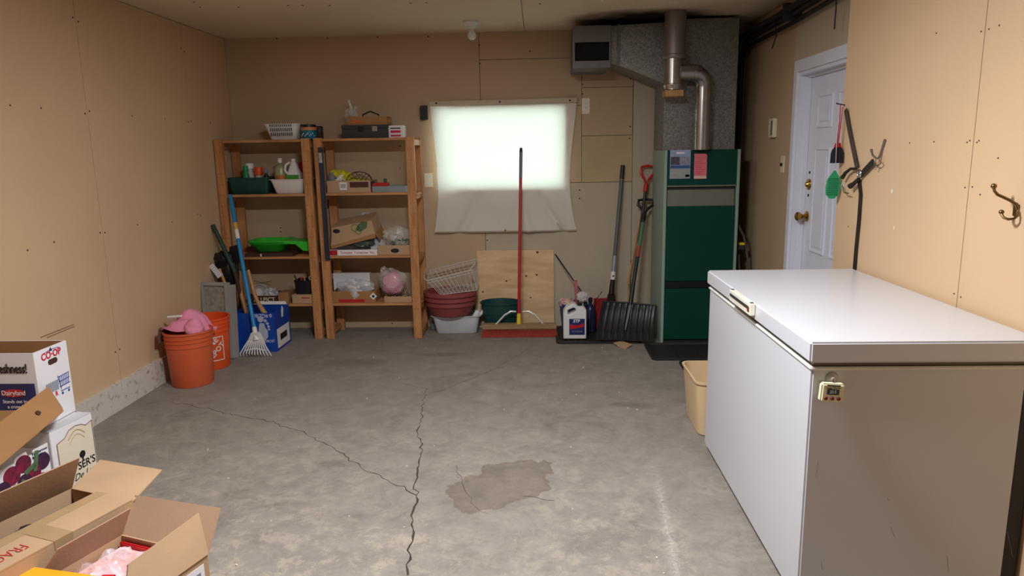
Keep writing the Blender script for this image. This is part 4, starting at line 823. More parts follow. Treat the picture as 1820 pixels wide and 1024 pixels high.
# plywood
t = thing('plywood_sheet', 'square plywood offcut leaning on the back wall under the window', 'board', (-.2, 5.9, 0))
g = G(); pz = .668; g.hexa([(-.535, 5.912, .001), (.122, 5.912, .001), (.122, 5.926, .001), (-.535, 5.926, .001)], [(-.535, 5.940, pz), (.122, 5.940, pz), (.122, 5.954, pz), (-.535, 5.954, pz)]); sub(g, 'sheet', ply, t)
for (u, v, r) in ((955, 449, .011), (935, 491, .009), (954, 489, .009), (900, 500, .008), (858, 519, .008), (943, 529, .007)):
    p = at(u, v, 'y', 5.92); yy = 5.912+.028*p.z/pz; sub(G().lathe([(0, -.0006), (r, -.0006), (r*.9, .0014), (0, .0016)], (p.x, yy, p.z), 12, (0, -1, .04)), 'knot', knotm, t)
# push broom
t = thing('push_broom', 'wide push broom with red handle standing in front of the plywood', 'broom', (-.18, 5.6, 0)); bx0, bx1 = at(857, 580, 'y', 5.57).x, at(989, 580, 'y', 5.57).x
zt_ = at(923, 577, 'y', 5.57).z; zb_ = .068
g = G(); g.box(bx0, bx1, 5.575, 5.64, zb_, zt_, .004); sub(g, 'block', woodblk, t)
g = G(); R2 = random.Random(3)
for i in range(84):
    for j in range(3):
        xx = bx0+.006+(bx1-bx0-.012)*i/83; yy = 5.582+.025*j; sp_ = (i/83-.5)*.03
        g.hexa([(xx-.0045+sp_, yy-.01*(1-j), .002), (xx+.003+sp_, yy-.01*(1-j), .002), (xx+.003+sp_, yy-.01*(1-j)+.006, .002), (xx-.003+sp_, yy-.01*(1-j)+.006, .002)], [(xx-.002, yy, zb_), (xx+.002, yy, zb_), (xx+.002, yy+.004, zb_), (xx-.002, yy+.004, zb_)])
sub(g, 'bristles', bristle, t, stuff=True)
a = at(922, 576, 'y', 5.60); b = at(926, 263, 'y', 5.835)
def LB(k): return a.lerp(b, k)
sub(G().tube([LB(0), LB(.83)], .0125, 12), 'handle', redpt, t); sub(G().tube([LB(.83), LB(.975)], .0135, 12), 'foam_grip', greyp, t); sub(G().tube([LB(.975), LB(1)], [.0135, .011], 12), 'end_cap', blackp, t)
g = G(); g.tube([LB(.0), LB(.06)], [.019, .016], 12); sub(g, 'yellow_clip', yellow, t)
for s_, us in ((-1, (881, 897, 908, 917)), (1, (966, 951, 940, 929))):
    g = G(); vs_ = (577, 560, 553.5, 554); yy = (5.6, 5.59, 5.585, 5.6); g.tube([at(u, v, 'y', y_) for u, v, y_ in zip(us, vs_, yy)], .008, 10); sub(g, 'brace', mat('bright_aluminium', (236, 234, 230), .35, .5), t)
# rubber mat, jug and cleaning pail
def matm(name, lab, x0, x1, y0, y1, z0=.0, ridge='x', rz=0, step=.05):
    t = thing(name, lab, 'mat', ((x0+x1)/2, (y0+y1)/2, z0), rz); g = G(); cx, cy = (x0+x1)/2, (y0+y1)/2
    g.M = Matrix.Translation((cx, cy, 0)) @ Matrix.Rotation(rz, 4, 'Z') @ Matrix.Translation((-cx, -cy, 0)); K = g.M.copy()
    g.rrect([(None, 0), (0, 0), (0, .012), (.004, .016), (.022, .016), (.026, .006), (None, .006)], (x1-x0)/2, (y1-y0)/2, .04, (cx, cy, z0+.001)); bd = sub(g, 'tray', rubber, t)
    g = G(); g.M = K
    n_ = int((x1-x0-.08)/step)
    for i in range(n_+1):
        xx = x0+.05+i*step
        for (ya, yb) in ((y0+.05, cy-.01), (cy+.01, y1-.05)): g.box(xx-.006, xx+.006, ya, yb, z0+.0065, z0+.0115)
    sub(g, 'ridges', rubber, t, stuff=True); return t
matm('boot_mat', 'small black rubber mat under the white jug and snow shovel', .125, .80, 5.36, 5.88)
matm('boot_tray', 'black rubber tray on the floor in front of the green furnace', .80, 1.45, 4.90, 5.33, step=.16)
matm('floor_mat', 'black ribbed mat just behind the freezer and beige bin', .975, 1.49, 4.12, 4.86, step=.022)
x0, x1, _, zt = bb(1001, 536, 1043, 600, 5.44)
zb = .018; t = thing('washer_fluid_jug', 'white jug with red and blue label on the black mat', 'jug', ((x0+x1)/2, 5.49, zb)); cx = (x0+x1)/2; hx = (x1-x0)/2-.003
# body outline as a slab with a handle hole
def jug(g):
    import mathutils
    o_ = [(-hx, .0), (hx, .0), (hx, .235), (hx*.72, .262), (hx*.2, .262), (hx*.1, .28), (-hx*.2, .287), (-hx*.72, .262), (-hx, .222)]
    i_ = [(-hx*.62, .195), (hx*.12, .225), (hx*.05, .247), (-hx*.1, .254), (-hx*.62, .236)]
    y0_, y1_ = 5.445, 5.545
    ov = [[g._v((cx+x, y, zb+z_)) for (x, z_) in o_] for y in (y0_, y1_)]; iv = [[g._v((cx+x, y, zb+z_)) for (x, z_) in i_] for y in (y0_+.0, y1_)]
    for L_, k in ((ov, 1), (iv, -1)):
        n = len(L_[0])
        for i in range(n): g.bm.faces.new((L_[0][i], L_[0][(i+1) % n], L_[1][(i+1) % n], L_[1][i]))
    for s_ in (0, 1):
        es = []
        for Lx in (ov[s_], iv[s_]):
            for i in range(len(Lx)):
                e = g.bm.edges.get((Lx[i], Lx[(i+1) % len(Lx)])); es.append(e)
        bmesh.ops.triangle_fill(g.bm, use_beauty=True, edges=es)
g = G(); jug(g); bod = sub(g, 'body', whitep, t, ang=60); md = bod.modifiers.new('b', 'BEVEL'); md.width = .010; md.segments = 3; md.limit_method = 'ANGLE'; md.angle_limit = .6
g = G(); g.lathe([(0, zb+.262), (.019, zb+.262), (.019, zb+.285), (0, zb+.286)], (cx+hx*.45, 5.495, 0), 16); sub(g, 'cap', blackp, t)
g = G(); g.box(cx-hx*.5, cx+hx*.85, 5.4425, 5.4448, zb+.035, zb+.165); lb = sub(g, 'label_panel', mat('dark_blue_label', (30, 38, 96), .5, var=.2, vs=20), t)
g = G(); lx, lz = cx+hx*.17, zb+.1; g.slab([(lx-.055, 5.442, lz+.02), (lx-.055, 5.442, lz-.02), (lx+.055, 5.442, lz+.0), (lx+.055, 5.442, lz+.03), (lx+.01, 5.442, lz+.012)], .0008); sub(g, 'red_swoosh', redp, lb)
text('STP', .034, cartonw, lb, (lx-.005, 5.4418, zb+.146), (1, 0, 0), (0, 0, 1), .95, bold=.001, shear=.2)
g = G(); [g.box(lx-.04+.011*i, lx-.036+.011*i, 5.4412, 5.442, lz-.045, lz-.03) for i in range(8)]; sub(g, 'small_print', greyink, lb, stuff=True)
# pail with cleaning things behind
bx_, by_ = .275, 5.74; t = thing('cleaning_pail', 'blue pail of cleaning things behind the white jug', 'pail', (bx_, by_, .018)); sub(pail(G(), bx_, by_, .018, .09, .115, .235, .005), 'body', mat('dull_blue_plastic', (44, 72, 120), .5, var=.08), t)
c = at(1003, 525, 'y', 5.68); t = thing('pink_white_rag', 'pink and white rag at the left in the blue pail', 'rag', (c.x+.03, 5.70, .2)); g = G(); g.ball((c.x+.02, 5.70, .262), .045, (1.3, .9, .7), 3, .5, 61); sub(g, 'bunch', mat('mottled_pink_rag', (206, 190, 180), .9, rgb2=(196, 110, 110), vs=20), t)
a, b = at(1023, 498, 'y', 5.78), at(1026, 540, 'y', 5.72); t = thing('dustpan_handle', 'red plastic brush handle rising out of the blue pail', 'brush', b); g = G(); g.strip([a, a.lerp(b, .4), b, b+Vector((.0, 0, -.1))], (0, -1, 0), .03, .02); sub(g, 'handle', mat('dull_red_plastic', (150, 46, 56), .45), t)
c = at(1035, 528, 'y', 5.66); t = thing('toilet_brush', 'round white bristle brush beside the blue pail', 'brush', (c.x, 5.66, .02)); g = G(); g.ball((c.x, 5.66, c.z), .046, (1, 1, .9), 4, .25, 65, 30); sub(g, 'bristle_head', mat('white_bristle', (196, 190, 186), .9, bump=1, bs=80), t)
sub(G().tube([(c.x, 5.66, c.z-.03), (c.x+.02, 5.66, .02)], .009, 8), 'handle', whitep, t)
a, b = at(987, 452, 'y', 5.945), at(1036, 522, 'y', 5.72); t = thing('black_rod', 'thin black rod leaning from the plywood corner into the pail', 'rod', b); sub(G().tube([a, b, (b.x+.06, 5.7, .02)], .005, 8), 'shaft', iron, t)
t = thing('cleaner_bottle', 'dark blue bottle standing right of the round white brush', 'bottle', (.415, 5.70, .018)); g = G(); g.lathe([(0, .018), (.042, .018), (.045, .03), (.044, .2), (.03, .235), (.014, .245), (.014, .27), (0, .27)], (.415, 5.70, 0), 20); sub(g, 'body', mat('dark_blue_bottle', (40, 42, 72), .3), t); sub(G().lathe([(0, .265), (.018, .265), (.017, .3), (0, .3)], (.415, 5.70, 0), 14), 'cap', blackp, t)
x0, x1, _, zt = bb(1056, 534, 1082, 570, 5.78); t = thing('red_box', 'red plastic box behind the left edge of the snow shovel', 'box', ((x0+x1)/2, 5.82, .018)); g = G(); tub(g, (x0+x1)/2, 5.82, .018, (x1-x0)/2, .05, zt-.018, .008, .003, .015); sub(g, 'body', mat('dull_red_box', (158, 28, 30), .5), t)
a, b = at(1051, 545, 'y', 5.66), at(1070, 518, 'y', 5.8); t = thing('thin_wand', 'thin dark wand sticking up behind the dark blue bottle', 'rod', a); sub(G().tube([(a.x-.01, 5.64, .02), a, b], .003, 6), 'shaft', iron, t)
# snow shovel
S0, S1 = at(1071, 535, 'y', 5.52), at(1166, 542, 'y', 5.50); Bt0, Bt1 = at(1059, 604, 'y', 5.36), at(1160, 614, 'y', 5.33); Bt0.z = max(Bt0.z, .022); Bt1.z = max(Bt1.z, .022)
t = thing('snow_shovel', 'black ribbed snow shovel with black grip leaning left of the furnace', 'shovel', (Bt0+Bt1)/2)
def sc(u, v):
    p = S0.lerp(S1, u).lerp(Bt0.lerp(Bt1, u), v); q = .035*math.sin(PI*v)*1.0+.02*(2*abs(u-.5))**3*-1; rib = .006*(1 if (u*9) % 1 < .35 and .06 < v < .9 else 0)
    return p+Vector((0, q-rib, 0))
g = G(); g.grid(sc, 90, 14); sub(g, 'scoop', blackp, t, solid=.005, ang=60)
g = G(); g.tube([sc(0, 0), sc(.5, 0), sc(1, 0)], .007, 8); g.tube([sc(0, v) for v in (0, .25, .5, .75, 1)], .005, 6); g.tube([sc(1, v) for v in (0, .25, .5, .75, 1)], .005, 6); sub(g, 'rim', blackp, t)
a = at(1145, 380, 'y', 5.80); b = sc(.52, .05)+Vector((0, -.012, 0)); e = at(1109, 598, 'y', 5.36)
sub(G().tube([a, b], .0155, 12), 'shaft', mat('dark_green_shaft', (28, 40, 38), .4), t); k_ = a.lerp(b, .36); sub(G().tube([a.lerp(b, .1), k_], .0165, 12), 'green_sleeve', mat('muted_green_label', (76, 120, 88), .5), t); sub(G().tube([k_, a.lerp(b, .48)], .0165, 12), 'red_sleeve', mat('muted_red_label', (150, 66, 50), .5), t)
g = G(); g.tube([b, b.lerp(e, .45), b.lerp(e, .8)], [.012, .009, .004], 8); sub(g, 'socket', greyp, t)
def dgrip(t, p, up_, wd, hh, m, r=.009):
    X = Vector((1, .1, 0)).normalized(); Y = up_.normalized(); pts = [p, p+Y*hh*.35+X*wd*.2, p+Y*hh*.6+X*wd*.5, p+Y*hh*.95+X*wd*.5, p+Y*hh-X*0, p+Y*hh*.95-X*wd*.5, p+Y*hh*.6-X*wd*.5, p+Y*hh*.35-X*wd*.2]
    g = G(); g.tube(pts, r, 8, closed=True); g.tube([p+Y*hh*.1, p-Y*.05], [r*1.5, r*1.7], 10); sub(g, 'd_grip', m, t)
dgrip(t, a, (a-b), .125, .125, blackp, .012)
# red gripped shovel behind
a = at(1148, 330, 'y', 5.86); b = at(1120, 560, 'y', 5.60); t = thing('digging_spade', 'shovel with bright red grip standing behind the black snow shovel', 'shovel', b); sub(G().tube([a, b, (b.x-.02, b.y-.01, .06)], .012, 12), 'shaft', mat('black_fibreglass', (34, 38, 40), .35), t); dgrip(t, a, a-b, .105, .165, redp, .011)
d = (a-b).normalized(); sub(G().tube([a.lerp(b, .45), a.lerp(b, .62)], .0128, 12), 'shaft_label', whitep, t)
g = G(); g.slab([(b.x-.11, 5.60, .13), (b.x-.09, 5.60, .03), (b.x+.06, 5.60, .03), (b.x+.08, 5.60, .13)], .006); sub(g, 'blade', iron, t)
a, b = at(1107, 294, 'y', 5.93), at(1086, 530, 'y', 5.74); t = thing('long_handled_shovel', 'grey long-handled shovel standing upright left of the snow shovel', 'shovel', b); d = (b-a)
sub(G().tube([a, a+d*.75], [.0155, .0165], 12), 'shaft', mat('grey_shaft', (88, 92, 96), .4, var=.05), t); sub(G().tube([a, a+d*.10], .0172, 12), 'grip', blackp, t)
sub(G().tube([a+d*.68, a+d*.80], .0185, 12), 'foil_label', mat('silver_label', (150, 156, 168), .3, .3), t); sub(G().tube([a+d*.80, a+d*.86], .019, 12), 'white_label', whitep, t); g = G(); g.disc(a+d*.83+Vector((0, -.02, 0)), (0, 1, 0), .007, .001, 12); sub(g, 'round_logo', ink, t)
g = G(); g.tube([a+d*.86, a+d*.97], [.018, .024], 10); f = a+d*.97; g.hexa([(f.x-.07, f.y-.02, .03), (f.x+.06, f.y-.02, .03), (f.x+.06, f.y, .03), (f.x-.07, f.y, .03)], [(f.x-.03, f.y-.01, f.z), (f.x+.03, f.y-.01, f.z), (f.x+.03, f.y+.01, f.z), (f.x-.03, f.y+.01, f.z)]); sub(g, 'blade', iron, t)
a, b = at(1149, 330, 'y', 5.93), at(1117, 500, 'y', 5.86); t = thing('wooden_stick', 'thin wooden stick with turned end behind the shovel shafts', 'stick', b); sub(G().tube([a, b], .008, 8), 'stick', woodh, t); sub(G().lathe([(0, -.02), (.016, -.018), (.012, -.006), (.017, 0), (.010, .02), (0, .022)], b, 14), 'turned_end', woodh, t)
sub(G().tube([b, (b.x, 5.84, .02)], .006, 8), 'lower_stick', woodh, t)
g = G(); P = [at(1090, 609, 'z', .02), at(1100, 617, 'z', .004), at(1112, 620, 'z', .003), at(1124, 612, 'z', .02)]; cc = at(1105, 606, 'z', .02); g.slab([P[0], P[1], P[2], P[3], cc], .003); solo(g, 'cardboard_scrap', card, 'torn cardboard scrap on the floor before the snow shovel', 'scrap', P[1])
# ================================================================== window cover
def clothm():
    m = bpy.data.materials.new('window_sheet_cloth'); m.use_nodes = True; n = m.node_tree.nodes; l = m.node_tree.links; n.clear()
    o = n.new('ShaderNodeOutputMaterial'); d = n.new('ShaderNodeBsdfDiffuse'); t = n.new('ShaderNodeBsdfTranslucent'); x = n.new('ShaderNodeMixShader'); x.inputs[0].default_value = .22
    tc = n.new('ShaderNodeTexCoord'); nz = n.new('ShaderNodeTexNoise'); nz.inputs['Scale'].default_value = 60; cr = n.new('ShaderNodeValToRGB'); l.new(tc.outputs['Object'], nz.inputs[0]); l.new(nz.outputs[0], cr.inputs[0])
    cr.color_ramp.elements[0].color = (*lin((232, 224, 210)), 1); cr.color_ramp.elements[1].color = (*lin((240, 232, 220)), 1); l.new(cr.outputs[0], d.inputs[0]); t.inputs[0].default_value = (*lin((226, 226, 214)), 1)
    l.new(d.outputs[0], x.inputs[1]); l.new(t.outputs[0], x.inputs[2]); l.new(x.outputs[0], o.inputs[0]); return m
clm = clothm(); t = thing('window_blind_sheet', 'off-white cloth sheet hung over the back window on a batten', 'sheet', (-.285, 5.9, .82))
def sheet(u, v):
    # u 0..1 left to right, v 0 top .. 1 bottom
    le = -.886+.052*math.sin(PI*v**1.3); re = .315-.058*math.sin(PI*v**1.35)
    x = le+(re-le)*u; zt = 1.897+.004*u-.010*math.sin(3*PI*u)*0; zz = zt+(.825-zt)*v-.008*(2*u-1)**2*0
    sag = .05*v**1.1*math.sin(PI*u)**.5+.02*math.sin(PI*v)
    f = .006*math.sin(16*u)*(1-v)*v*4+.012*v*math.exp(-((u-.62-.12*(v-.6))/.03)**2)-.012*v*math.exp(-((u-.36+.45*(v-.6))/.035)**2)-.014*v*math.exp(-((u-.72-.45*(v-.6))/.03)**2)
    wz = max(0, min(1, (v-.66)/.1)); lf = max(0, .16-u)/.16
    rf = max(0, (u-.955)/.045)
    return (x, 5.953-.002-.055*lf*math.sin(PI*min(1, v*.8+.1))-.03*rf*math.sin(PI*v)-(sag*.5+f*2.2)*wz-f*.25-.0012*math.sin(9*u)-.002*math.sin(PI*v), zz)
g = G(); g.grid(sheet, 64, 48); sub(g, 'cloth', clm, t, ang=60)
g = G(); a, b = Vector((-.888, 5.925, 1.885)), Vector((.318, 5.925, 1.892)); g.hexa([a+Vector((0, -.006, -.018)), b+Vector((0, -.006, -.018)), b+Vector((0, .022, -.018)), a+Vector((0, .022, -.018))], [a+Vector((0, -.006, .018)), b+Vector((0, -.006, .018)), b+Vector((0, .022, .018)), a+Vector((0, .022, .018))], .002); sub(g, 'top_batten', mat('painted_batten', (196, 178, 152), .6), t)
g = G(); P = [Vector(sheet(u, 1)) for u in [i/24 for i in range(25)]]; g.tube([p+Vector((0, -.003, .004)) for p in P], .007, 8); sub(g, 'bottom_hem', mat('hem_cloth', (168, 156, 136), .8), t)
for x_ in (-.83, -.31, .26): sub(G().disc((x_, 5.918, 1.889), (0, 1, 0), .008, .003, 10), 'screw', iron, t)
sub(G().ball(Vector(sheet(.5, .99))+Vector((0, -.012, .004)), .009, (1, 1, 1), 1), 'brass_clip', brass, t)
# small wall fittings on the back wall
t = thing('wall_box', 'small black box on the wall at the left of the window sheet', 'box', (-.934, 5.94, 1.76)); sub(G().box(-.965, -.905, 5.90, 5.958, 1.76, 1.872, .004), 'case', blackp, t)
def outlet(lab, cx, cz, wd, hh, dots):
    t = thing('wall_outlet', lab, 'outlet', (cx, YB, cz)); pl = sub(G().box(cx-wd/2, cx+wd/2, YB-.008, YB-.0005, cz-hh/2, cz+hh/2, .002), 'plate', cream, t)
    for dz in dots: sub(G().lathe([(0, 0), (.017, 0), (.017, .003), (0, .003)], (cx, YB-.0078, cz+dz), 16, (0, -1, 0)), 'socket', whitep, pl)
    return t
outlet('double socket plate between the right shelf unit and the window sheet', -.923, 1.268, .07, .115, (-.024, .024))
outlet('small socket plate on the wall above the window, right of the batten', .39, 1.845, .066, .125, (-.03, 0, .03))
# ================================================================== furnace
FX0, FX1, FY0, FY1, FZ = .935, 1.495, 5.38, 5.90, 1.478
t = thing('furnace', 'tall dark green furnace cabinet with pale green sides by the back wall', 'furnace', ((FX0+FX1)/2, (FY0+FY1)/2, 0))
fz = lambda v: at(1250, v, 'y', FY0).z
g = G(); g.box(FX0, FX0+.022, FY0-.012, FY1, .0, FZ, .002); g.box(FX1-.022, FX1, FY0-.012, FY1, .0, FZ, .002); sub(g, 'side_panel', lgreen, t)
g = G(); g.box(FX0+.022, FX1-.022, FY0+.02, FY1, .02, FZ-.02); g.box(FX0+.022, FX1-.022, FY0+.004, FY1, FZ-.02, FZ-.002); sub(g, 'core', charcoal, t)
zA, zB, zC, zD = fz(330), fz(366), fz(499), fz(512)
up_ = sub(G().box(FX0+.024, FX1-.024, FY0-.010, FY0+.01, zA, FZ, .003), 'upper_panel', fgreen, t)
sub(G().box(FX0+.024, FX1-.024, FY0-.008, FY0+.01, zD, zB-.0+(zC-zC), .003) if False else G().box(FX0+.024, FX1-.024, FY0-.010, FY0+.01, zC, zB, .003), 'middle_panel', fgreen, t)
sub(G().box(FX0+.024, FX1-.024, FY0-.010, FY0+.01, .03, zD, .003), 'lower_panel', fgreen, t)
sub(G().box(FX0+.024, FX1-.024, FY0-.002, FY0+.019, zD+.004, zC-.004), 'dark_slot', blackp, t)
g = G(); g.slab([(FX0+.03, FY0+.004, zB-.004), (FX1-.03, FY0+.004, zB-.004), (FX1-.03, FY0+.018, zA-.03), (FX0+.03, FY0+.018, zA-.03)], .002); g.box(FX0+.026, FX1-.026, FY0-.011, FY0-.002, zA-.006, zA+.004); sub(g, 'vent_throat', mat('dusty_steel', (118, 118, 106), .6, .3, var=.1), t)
sub(G().box(FX0+.01, FX1-.01, FY0+.01, FY1, .001, .03), 'plinth', rubber, t)
# papers on the furnace
def fp(u, v): p = at(u, v, 'y', FY0-.0118); return p
def paper(name, lab, u0_, v0_, u1_, v1_, m, cut=0):
    a, b = fp(u0_, v1_), fp(u1_, v0_); t_ = thing(name, lab, 'notice', (a.x, FY0-.0125, a.z)); y = FY0-.0122
    pts = [(a.x, y, a.z), (b.x, y, a.z), (b.x, y, b.z-cut), (b.x-cut, y, b.z), (a.x, y, b.z)] if cut else [(a.x, y, a.z), (b.x, y, a.z), (b.x, y, b.z), (a.x, y, b.z)]
    s_ = sub(G().slab(pts, .001), 'sheet', m, t_); return t_, s_, a, b
t_, s_, a, b = paper('safety_leaflet', 'blue and white leaflet at the upper left on the furnace', 1190, 266, 1228, 318, mat('pale_blue_paper', (150, 160, 190), .7, var=.1, vs=20))
W_, H_ = b.x-a.x, b.z-a.z; yy = FY0-.0138
def pb(x0, x1, z0, z1, m, nm='printed_block', y=yy): sub(G().box(a.x+W_*x0, a.x+W_*x1, y, y+.0006, a.z+H_*z0, a.z+H_*z1), nm, m, t_)
pb(.02, .98, .36, .46, mat('leaflet_blue', (52, 86, 130), .6)); pb(.03, .47, .48, .76, mat('dark_photo_print', (78, 70, 84), .6, var=.4, vs=60)); pb(.5, .97, .48, .76, mat('grey_photo_print', (140, 138, 156), .6, var=.3, vs=60)); pb(.02, .98, .02, .34, mat('grey_paper', (156, 158, 154), .7, var=.12, vs=60)); pb(.3, .7, .86, .93, cartonw); pb(.76, .96, .06, .14, ink)
t_, s_, a, b = paper('inspection_tag', 'pink tag with clipped corner on the furnace beside the leaflet', 1233, 273, 1257, 318, mat('pink_paper', (226, 116, 124), .7, var=.06, vs=40), .012); W_, H_ = b.x-a.x, b.z-a.z
pb(.02, .98, .01, .12, mat('pale_pink_paper', (226, 186, 180), .7), 'white_strip')
g = G(); 
for i in range(9): g.box(a.x+W_*.12, a.x+W_*(.6+.3*((i*7) % 3)/3), yy, yy+.0005, a.z+H_*(.2+.08*i), a.z+H_*(.2+.08*i)+.002)
sub(g, 'printed_lines', redink, t_, stuff=True)
# plenum, duct, register
t = thing('plenum', 'square galvanized sheet metal plenum rising from the furnace to the ceiling', 'duct', (1.2, 5.66, FZ)); px0, px1 = .935, 1.462
sub(G().box(px0, px1, 5.44, 5.88, FZ+.001, HC-.022, .003), 'casing', galv, t)
g = G(); g.box(px0-.004, px1+.004, 5.434, 5.44, FZ+.001, FZ+.02); g.box(px0+.0, px0+.012, 5.434, 5.44, FZ+.02, HC-.03); g.box(px1-.012, px1, 5.434, 5.44, FZ+.02, HC-.03); sub(g, 'seam_flange', galv, t)
t = thing('supply_duct', 'tapering galvanized duct between the plenum and the ceiling register', 'duct', (.75, 5.66, 2.1)); g = G()
g.hexa([(.54, 5.50, 2.12), (.60, 5.50, 2.11), (.60, 5.88, 2.11), (.54, 5.88, 2.12)], [(.54, 5.50, 2.385), (.60, 5.50, 2.39), (.60, 5.88, 2.39), (.54, 5.88, 2.385)])
g.hexa([(.60, 5.50, 2.11), (.934, 5.48, 1.97), (.934, 5.88, 1.97), (.60, 5.88, 2.11)], [(.60, 5.50, 2.39), (.934, 5.48, 2.40), (.934, 5.88, 2.40), (.60, 5.88, 2.39)]); sub(g, 'casing', galv, t)
g = G(); g.box(.592, .608, 5.485, 5.50, 2.10, 2.395); sub(g, 'seam_flange', duct, t)
t = thing('air_register', 'grey duct register box with a dark opening hung under the ceiling', 'vent', (.4, 5.6, 2.09)); X0, X1, Z0, Z1 = .262, .538, 2.088, 2.385
g = G(); g.box(X0, X1, 5.4625, 5.90, Z0, Z0+.003); g.box(X0, X1, 5.4625, 5.90, Z1-.003, Z1); g.box(X0, X0+.004, 5.4625, 5.9, Z0+.0035, Z1-.0035); g.box(X1-.004, X1, 5.4625, 5.9, Z0+.0035, Z1-.0035); g.box(X0+.005, X1-.005, 5.88, 5.9, Z0+.004, Z1-.004)
g.box(X0, X1, 5.455, 5.462, Z1-.115, Z1); g.box(X0, X1, 5.455, 5.462, Z0, Z0+.05); g.box(X0, X0+.014, 5.455, 5.462, Z0+.05, Z1-.115); g.box(X1-.01, X1, 5.455, 5.462, Z0+.05, Z1-.115); sub(g, 'box', duct, t)
sub(G().box(X0+.005, X1-.005, 5.50, 5.51, Z0+.04, Z1-.1), 'dark_liner', mat('near_black', (14, 14, 22), .8), t)
# flue
t = thing('flue_pipe', 'steel flue pipe dropping from the ceiling with elbow down to the furnace', 'pipe', (1.0, 5.26, 1.8)); fx, fy = at(1199, 100, 'y', 5.27).x, 5.27
zf = lambda v: at(1199, v, 'y', fy).z
g = G(); g.lathe([(.078, zf(105)), (.082, zf(103)), (.080, zf(98)), (.076, zf(97)), (.076, HC+.005)], (fx, fy, 0), 32); g.lathe([(.0, zf(105)), (.078, zf(105))], (fx, fy, 0), 32); sub(g, 'outer_pipe', mat('vent_pipe_metal', (132, 124, 122), .45, .6), t)
g = G(); g.lathe([(.0, zf(160)), (.066, zf(160)), (.066, zf(155)), (.069, zf(153)), (.069, zf(150)), (.065, zf(149)), (.065, zf(104))], (fx-.008, fy, 0), 32); sub(g, 'tee', flue, t)
g = G(); g.box(fx-.07, fx+.058, fy-.06, fy+.06, zf(172), zf(161)); sub(g, 'wooden_plug', woodh, t)
ex = at(1248, 200, 'y', 5.34).x; hz = zf(129); R_ = .085; arc = [(fx+.03, fy, hz), (ex-R_-.005, fy+.02, hz)]+[(ex-R_+R_*math.sin(a), fy+.03+.01*i, hz-R_+R_*math.cos(a)) for i, a in enumerate([PI/8*j for j in range(1, 5)])]
g = G(); g.tube(arc, .058, 24); sub(g, 'elbow', flue, t)
e_ = arc[-1]; g = G(); g.tube([(ex, e_[1], e_[2]+.005), (ex, e_[1], FZ+.001)], .057, 28); sub(g, 'down_pipe', flue, t)
for i in range(1, 6):
    p = Vector(arc[i]); q = Vector(arc[min(i+1, 5)]); d = (q-Vector(arc[i-1])).normalized(); sub(G().tube([p-d*.003, p+d*.003], .0605, 24), 'seam_ring', flue, t)
# pipes along the right wall
t = thing('black_pipes', 'run of black pipes along the top of the right wall', 'pipe', (1.6, 4.5, 2.3))
for (dx, dz, r) in ((0, 0, .022), (-.045, .02, .018), (0.01, -.05, .014)):
    a = at(1326, 72, 'x', 1.60+dx); b = Vector((1.60+dx, 3.7, 2.335+dz)); a2 = Vector((1.60+dx, 5.72, 2.30+dz)); sub(G().tube([b, b.lerp(a2, .5)+Vector((0, 0, -.012)), a2, (1.59+dx, 5.80, 2.2+dz), (1.585+dx, 5.80, .6)], r, 10), 'pipe_run', mat('black_pipe', (36, 32, 34), .5, .3), t)
p = at(1404, 27, 'x', 1.58); sub(G().box(1.535, 1.655, p.y-.006, p.y+.006, 2.262, 2.37, .002), 'clamp', charcoal, t)
for (lab, pts) in (('short dark wire hanging from the pipes left of the door', [(1378, 48), (1379, 65), (1376, 75), (1372, 86)]), ('dark wire end hanging above the door', [(1486, -8), (1486, 15), (1484, 35), (1483, 52)])):
    P = [at(u, v, 'x', 1.575) for u, v in pts]; P[0].z = 2.31; solo(G().tube(P, .004, 6), 'hanging_wire', iron, lab, 'wire', P[-1])
# hose and valve beside the furnace
t = thing('gas_hose', 'black hoses with a yellow valve between the furnace and right wall', 'hose', (1.57, 5.3, 0)); P = [at(u, v, 'y', 5.42) for u, v in ((1312, 400), (1322, 420), (1327, 445), (1331, 480), (1333, 520))]; g = G(); g.tube(P+[Vector((P[-1].x, 5.42, .02))], .009, 8); c = at(1313, 452, 'y', 5.45); g.tube([c, (c.x+.01, 5.45, c.z-.12), (c.x, 5.5, .02)], .008, 8); sub(g, 'hose', mat('grey_hose', (84, 76, 70), .5), t)
c = at(1319, 434, 'y', 5.41); sub(G().box(c.x-.022, c.x+.018, 5.40, 5.43, c.z-.008, c.z+.012, .004), 'yellow_valve', yellow, t)
sub(G().box(c.x-.03, c.x+.02, 5.40, 5.45, c.z-.04, c.z-.012, .004), 'bracket', charcoal, t)
# thermostat, switch
t = thing('thermostat', 'cream thermostat on the wall left of the door', 'thermostat', (XF, 5.14, 1.56)); sub(G().box(XF-.03, XF-.0005, 5.09, 5.19, 1.555, 1.685, .004), 'cover', cream, t); sub(G().box(XF-.032, XF-.0302, 5.10, 5.135, 1.57, 1.67), 'grille', greyp, t)
t = thing('light_switch', 'cream light switch plate below the thermostat', 'switch', (XF, 4.93, 1.32)); pl = sub(G().box(XF-.007, XF-.0005, 4.895, 4.965, 1.315, 1.43, .002), 'plate', cream, t); sub(G().box(XF-.02, XF-.0075, 4.925, 4.937, 1.36, 1.382, .002), 'toggle', iron, pl)
